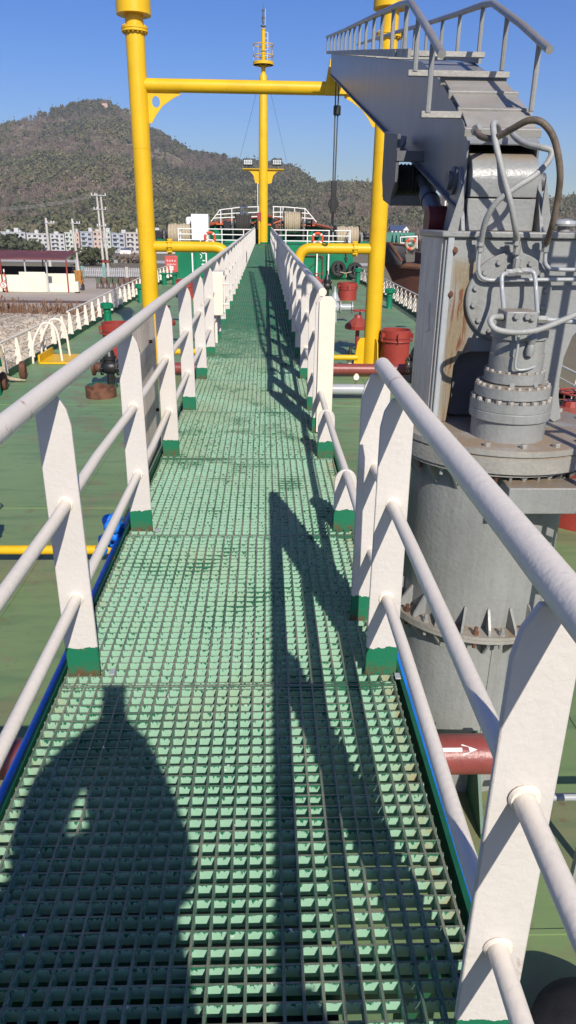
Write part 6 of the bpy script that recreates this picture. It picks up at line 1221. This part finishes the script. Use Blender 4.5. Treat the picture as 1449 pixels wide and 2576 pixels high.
# ------------------------------------------------------------------ the photographer, whose shadow lies on the grating
pe = thing('person', 'photographer in dark jacket holding up a phone, seen only as a shadow on the grating', 'person', (0.10, -0.45, GRATE))
def skin_body(name, verts, edges, rad, mat, parent, root=0, sub=2):
    me = bpy.data.meshes.new(name); og = ORG[parent.name]; me.from_pydata([Vector(v)-og for v in verts], edges, []); me.materials.append(MATS[mat])
    o = bpy.data.objects.new(name, me); COL.objects.link(o); o.parent = parent; sk = o.modifiers.new('skin', 'SKIN'); sk.use_smooth_shade = True
    for i, v in enumerate(me.skin_vertices[0].data): v.radius = (rad[i], rad[i]) if not isinstance(rad[i], tuple) else rad[i]; v.use_root = (i == root)
    ss = o.modifiers.new('sub', 'SUBSURF'); ss.levels = ss.render_levels = sub; ORG[o.name] = og; return o
g_ = GRATE
V = [(0.02, -0.46, g_+0.80), (0.02, -0.46, g_+0.98), (0.01, -0.45, g_+1.12), (0.03, -0.43, g_+1.22), (0.05, -0.40, g_+1.28), (0.07, -0.37, g_+1.35), (0.08, -0.35, g_+1.43),
     (-0.13, -0.42, g_+1.19), (-0.165, -0.22, g_+1.24), (-0.11, -0.13, g_+1.29), (-0.05, -0.06, g_+1.33),
     (0.16, -0.41, g_+1.19), (0.16, -0.26, g_+1.12), (0.10, -0.14, g_+1.23), (0.05, -0.06, g_+1.32),
     (0.11, -0.46, g_+0.74), (0.12, -0.42, g_+0.42), (0.13, -0.46, g_+0.09), (0.14, -0.32, g_+0.035), (-0.07, -0.46, g_+0.74), (-0.09, -0.43, g_+0.42), (-0.10, -0.47, g_+0.09), (-0.11, -0.33, g_+0.035)]
E_ = [(0, 1), (1, 2), (2, 3), (3, 4), (4, 5), (5, 6), (3, 7), (7, 8), (8, 9), (9, 10), (3, 11), (11, 12), (12, 13), (13, 14), (0, 15), (15, 16), (16, 17), (17, 18), (0, 19), (19, 20), (20, 21), (21, 22)]
RD = [(0.15, 0.11), (0.14, 0.10), (0.155, 0.105), (0.10, 0.08), 0.06, 0.09, 0.08, 0.085, 0.078, 0.07, 0.042, 0.085, 0.075, 0.065, 0.042, 0.085, 0.062, 0.045, 0.04, 0.085, 0.062, 0.045, 0.04]
for h, (bx_, by_, bz_), s in ((10, V[10], 1), (14, V[14], -1)):           # five fingers per hand, curled round the phone
    for f_ in range(5):
        i0 = len(V); th = f_ == 4; o_ = Vector((bx_, by_, bz_)); dz = -0.028+0.019*f_
        if th: ch_ = [o_+Vector((s*0.012, 0.0, 0.02)), o_+Vector((s*0.022, 0.012, 0.045)), o_+Vector((s*0.03, 0.012, 0.065))]
        else: L_ = (0.8, 0.95, 1.0, 0.9)[f_]; ch_ = [o_+Vector((s*0.006, 0.022, dz)), o_+Vector((s*0.014, 0.045*L_, dz)), o_+Vector((s*0.030, 0.036*L_, dz))]
        V += [tuple(c) for c in ch_]; E_ += [(h, i0), (i0, i0+1), (i0+1, i0+2)]; RD += [0.010, 0.009, 0.008]
body = skin_body('body', V, E_, RD, 'cloth_dark', pe)
jk = MB(); nj = 24
for z_, hw, hd_, cx_ in ((0.50, 0.27, 0.17, -0.05), (0.60, 0.28, 0.18, -0.05), (0.80, 0.27, 0.17, -0.045), (1.00, 0.25, 0.16, -0.035), (1.12, 0.24, 0.15, -0.03), (1.20, 0.20, 0.12, -0.01), (1.26, 0.12, 0.09, 0.04), (1.30, 0.075, 0.07, 0.07)):
    for i in range(nj): a_ = 2*PI*i/nj; jk.v.append((cx_+hw*math.cos(a_), -0.45+hd_*math.sin(a_), g_+z_+0.012*math.sin(5*a_+z_*20)))
jk.f = [(k*nj+i, k*nj+(i+1) % nj, (k+1)*nj+(i+1) % nj, (k+1)*nj+i) for k in range(7) for i in range(nj)]
jk.build('jacket', 'cloth_dark', pe, ang=180)
hd = MB().lathe([(0.0, -0.12), (0.05, -0.115), (0.068, -0.07), (0.076, 0.0), (0.074, 0.05), (0.055, 0.095), (0.0, 0.115)], (0.08, -0.36, g_+1.39), (0, 0, 1), 24)
head = hd.build('head', 'skin', pe, ang=180)
for s in (-1, 1):
    MB().lathe([(0.0, -0.004), (0.010, 0), (0.0, 0.006)], (0.08+s*0.03, -0.289, g_+1.395), (0, 1, 0), 10).build('eye', 'lens_black', head); MB().torus((0.08+s*0.075, -0.36, g_+1.385), (1, 0, 0), 0.018, 0.007, 12, 6).build('ear', 'skin', head)
MB().prism([(-0.012, 0), (0.012, 0), (0, 0.045)], (0.08, -0.280, g_+1.355), (1, 0, 0), (0, 0, 1), 0.02).build('nose', 'skin', head); MB().box((0.08, -0.292, g_+1.332), (0.04, 0.01, 0.008)).build('mouth', 'red_dark', head)
MB().lathe([(0.088, -0.10), (0.095, 0.0), (0.092, 0.055), (0.070, 0.105), (0.0, 0.130)], (0.08, -0.375, g_+1.395), (0, 0.12, 1), 24).build('hair', 'hair', head, ang=180)
ph = MB().box((0.0, -0.034, GRATE+1.395), (0.082, 0.009, 0.165), Matrix.Rotation(R(-22), 3, 'X')); pho = ph.build('phone', 'lens_black', None, org=(0, -0.03, GRATE+1.38), bevel=0.004); tag(pho, 'black phone held upright by the photographer', 'phone')
# ------------------------------------------------------------------ lay the land level under the bow-up ship
for o in LAND: o.matrix_basis = LM @ o.matrix_basis
# ------------------------------------------------------------------ haze in the winter air
hzb = MB().box((0, 400, 88), (5200, 3400, 210)); me = bpy.data.meshes.new('haze'); me.from_pydata(hzb.v, [], hzb.f); hz_o = bpy.data.objects.new('haze', me); COL.objects.link(hz_o)
hm = bpy.data.materials.new('haze'); hm.use_nodes = True; hm.node_tree.nodes.clear()
pvn = hm.node_tree.nodes.new('ShaderNodeVolumePrincipled'); pvn.inputs['Density'].default_value = 0.00036; pvn.inputs['Color'].default_value = (0.88, 0.88, 0.88, 1); pvn.inputs['Anisotropy'].default_value = 0.2
on_ = hm.node_tree.nodes.new('ShaderNodeOutputMaterial'); hm.node_tree.links.new(pvn.outputs[0], on_.inputs['Volume']); me.materials.append(hm); hz_o['kind'] = 'stuff'; hz_o['label'] = 'thin pale haze over the whole place'
LAND.append(hz_o); hz_o.matrix_basis = LM @ hz_o.matrix_basis
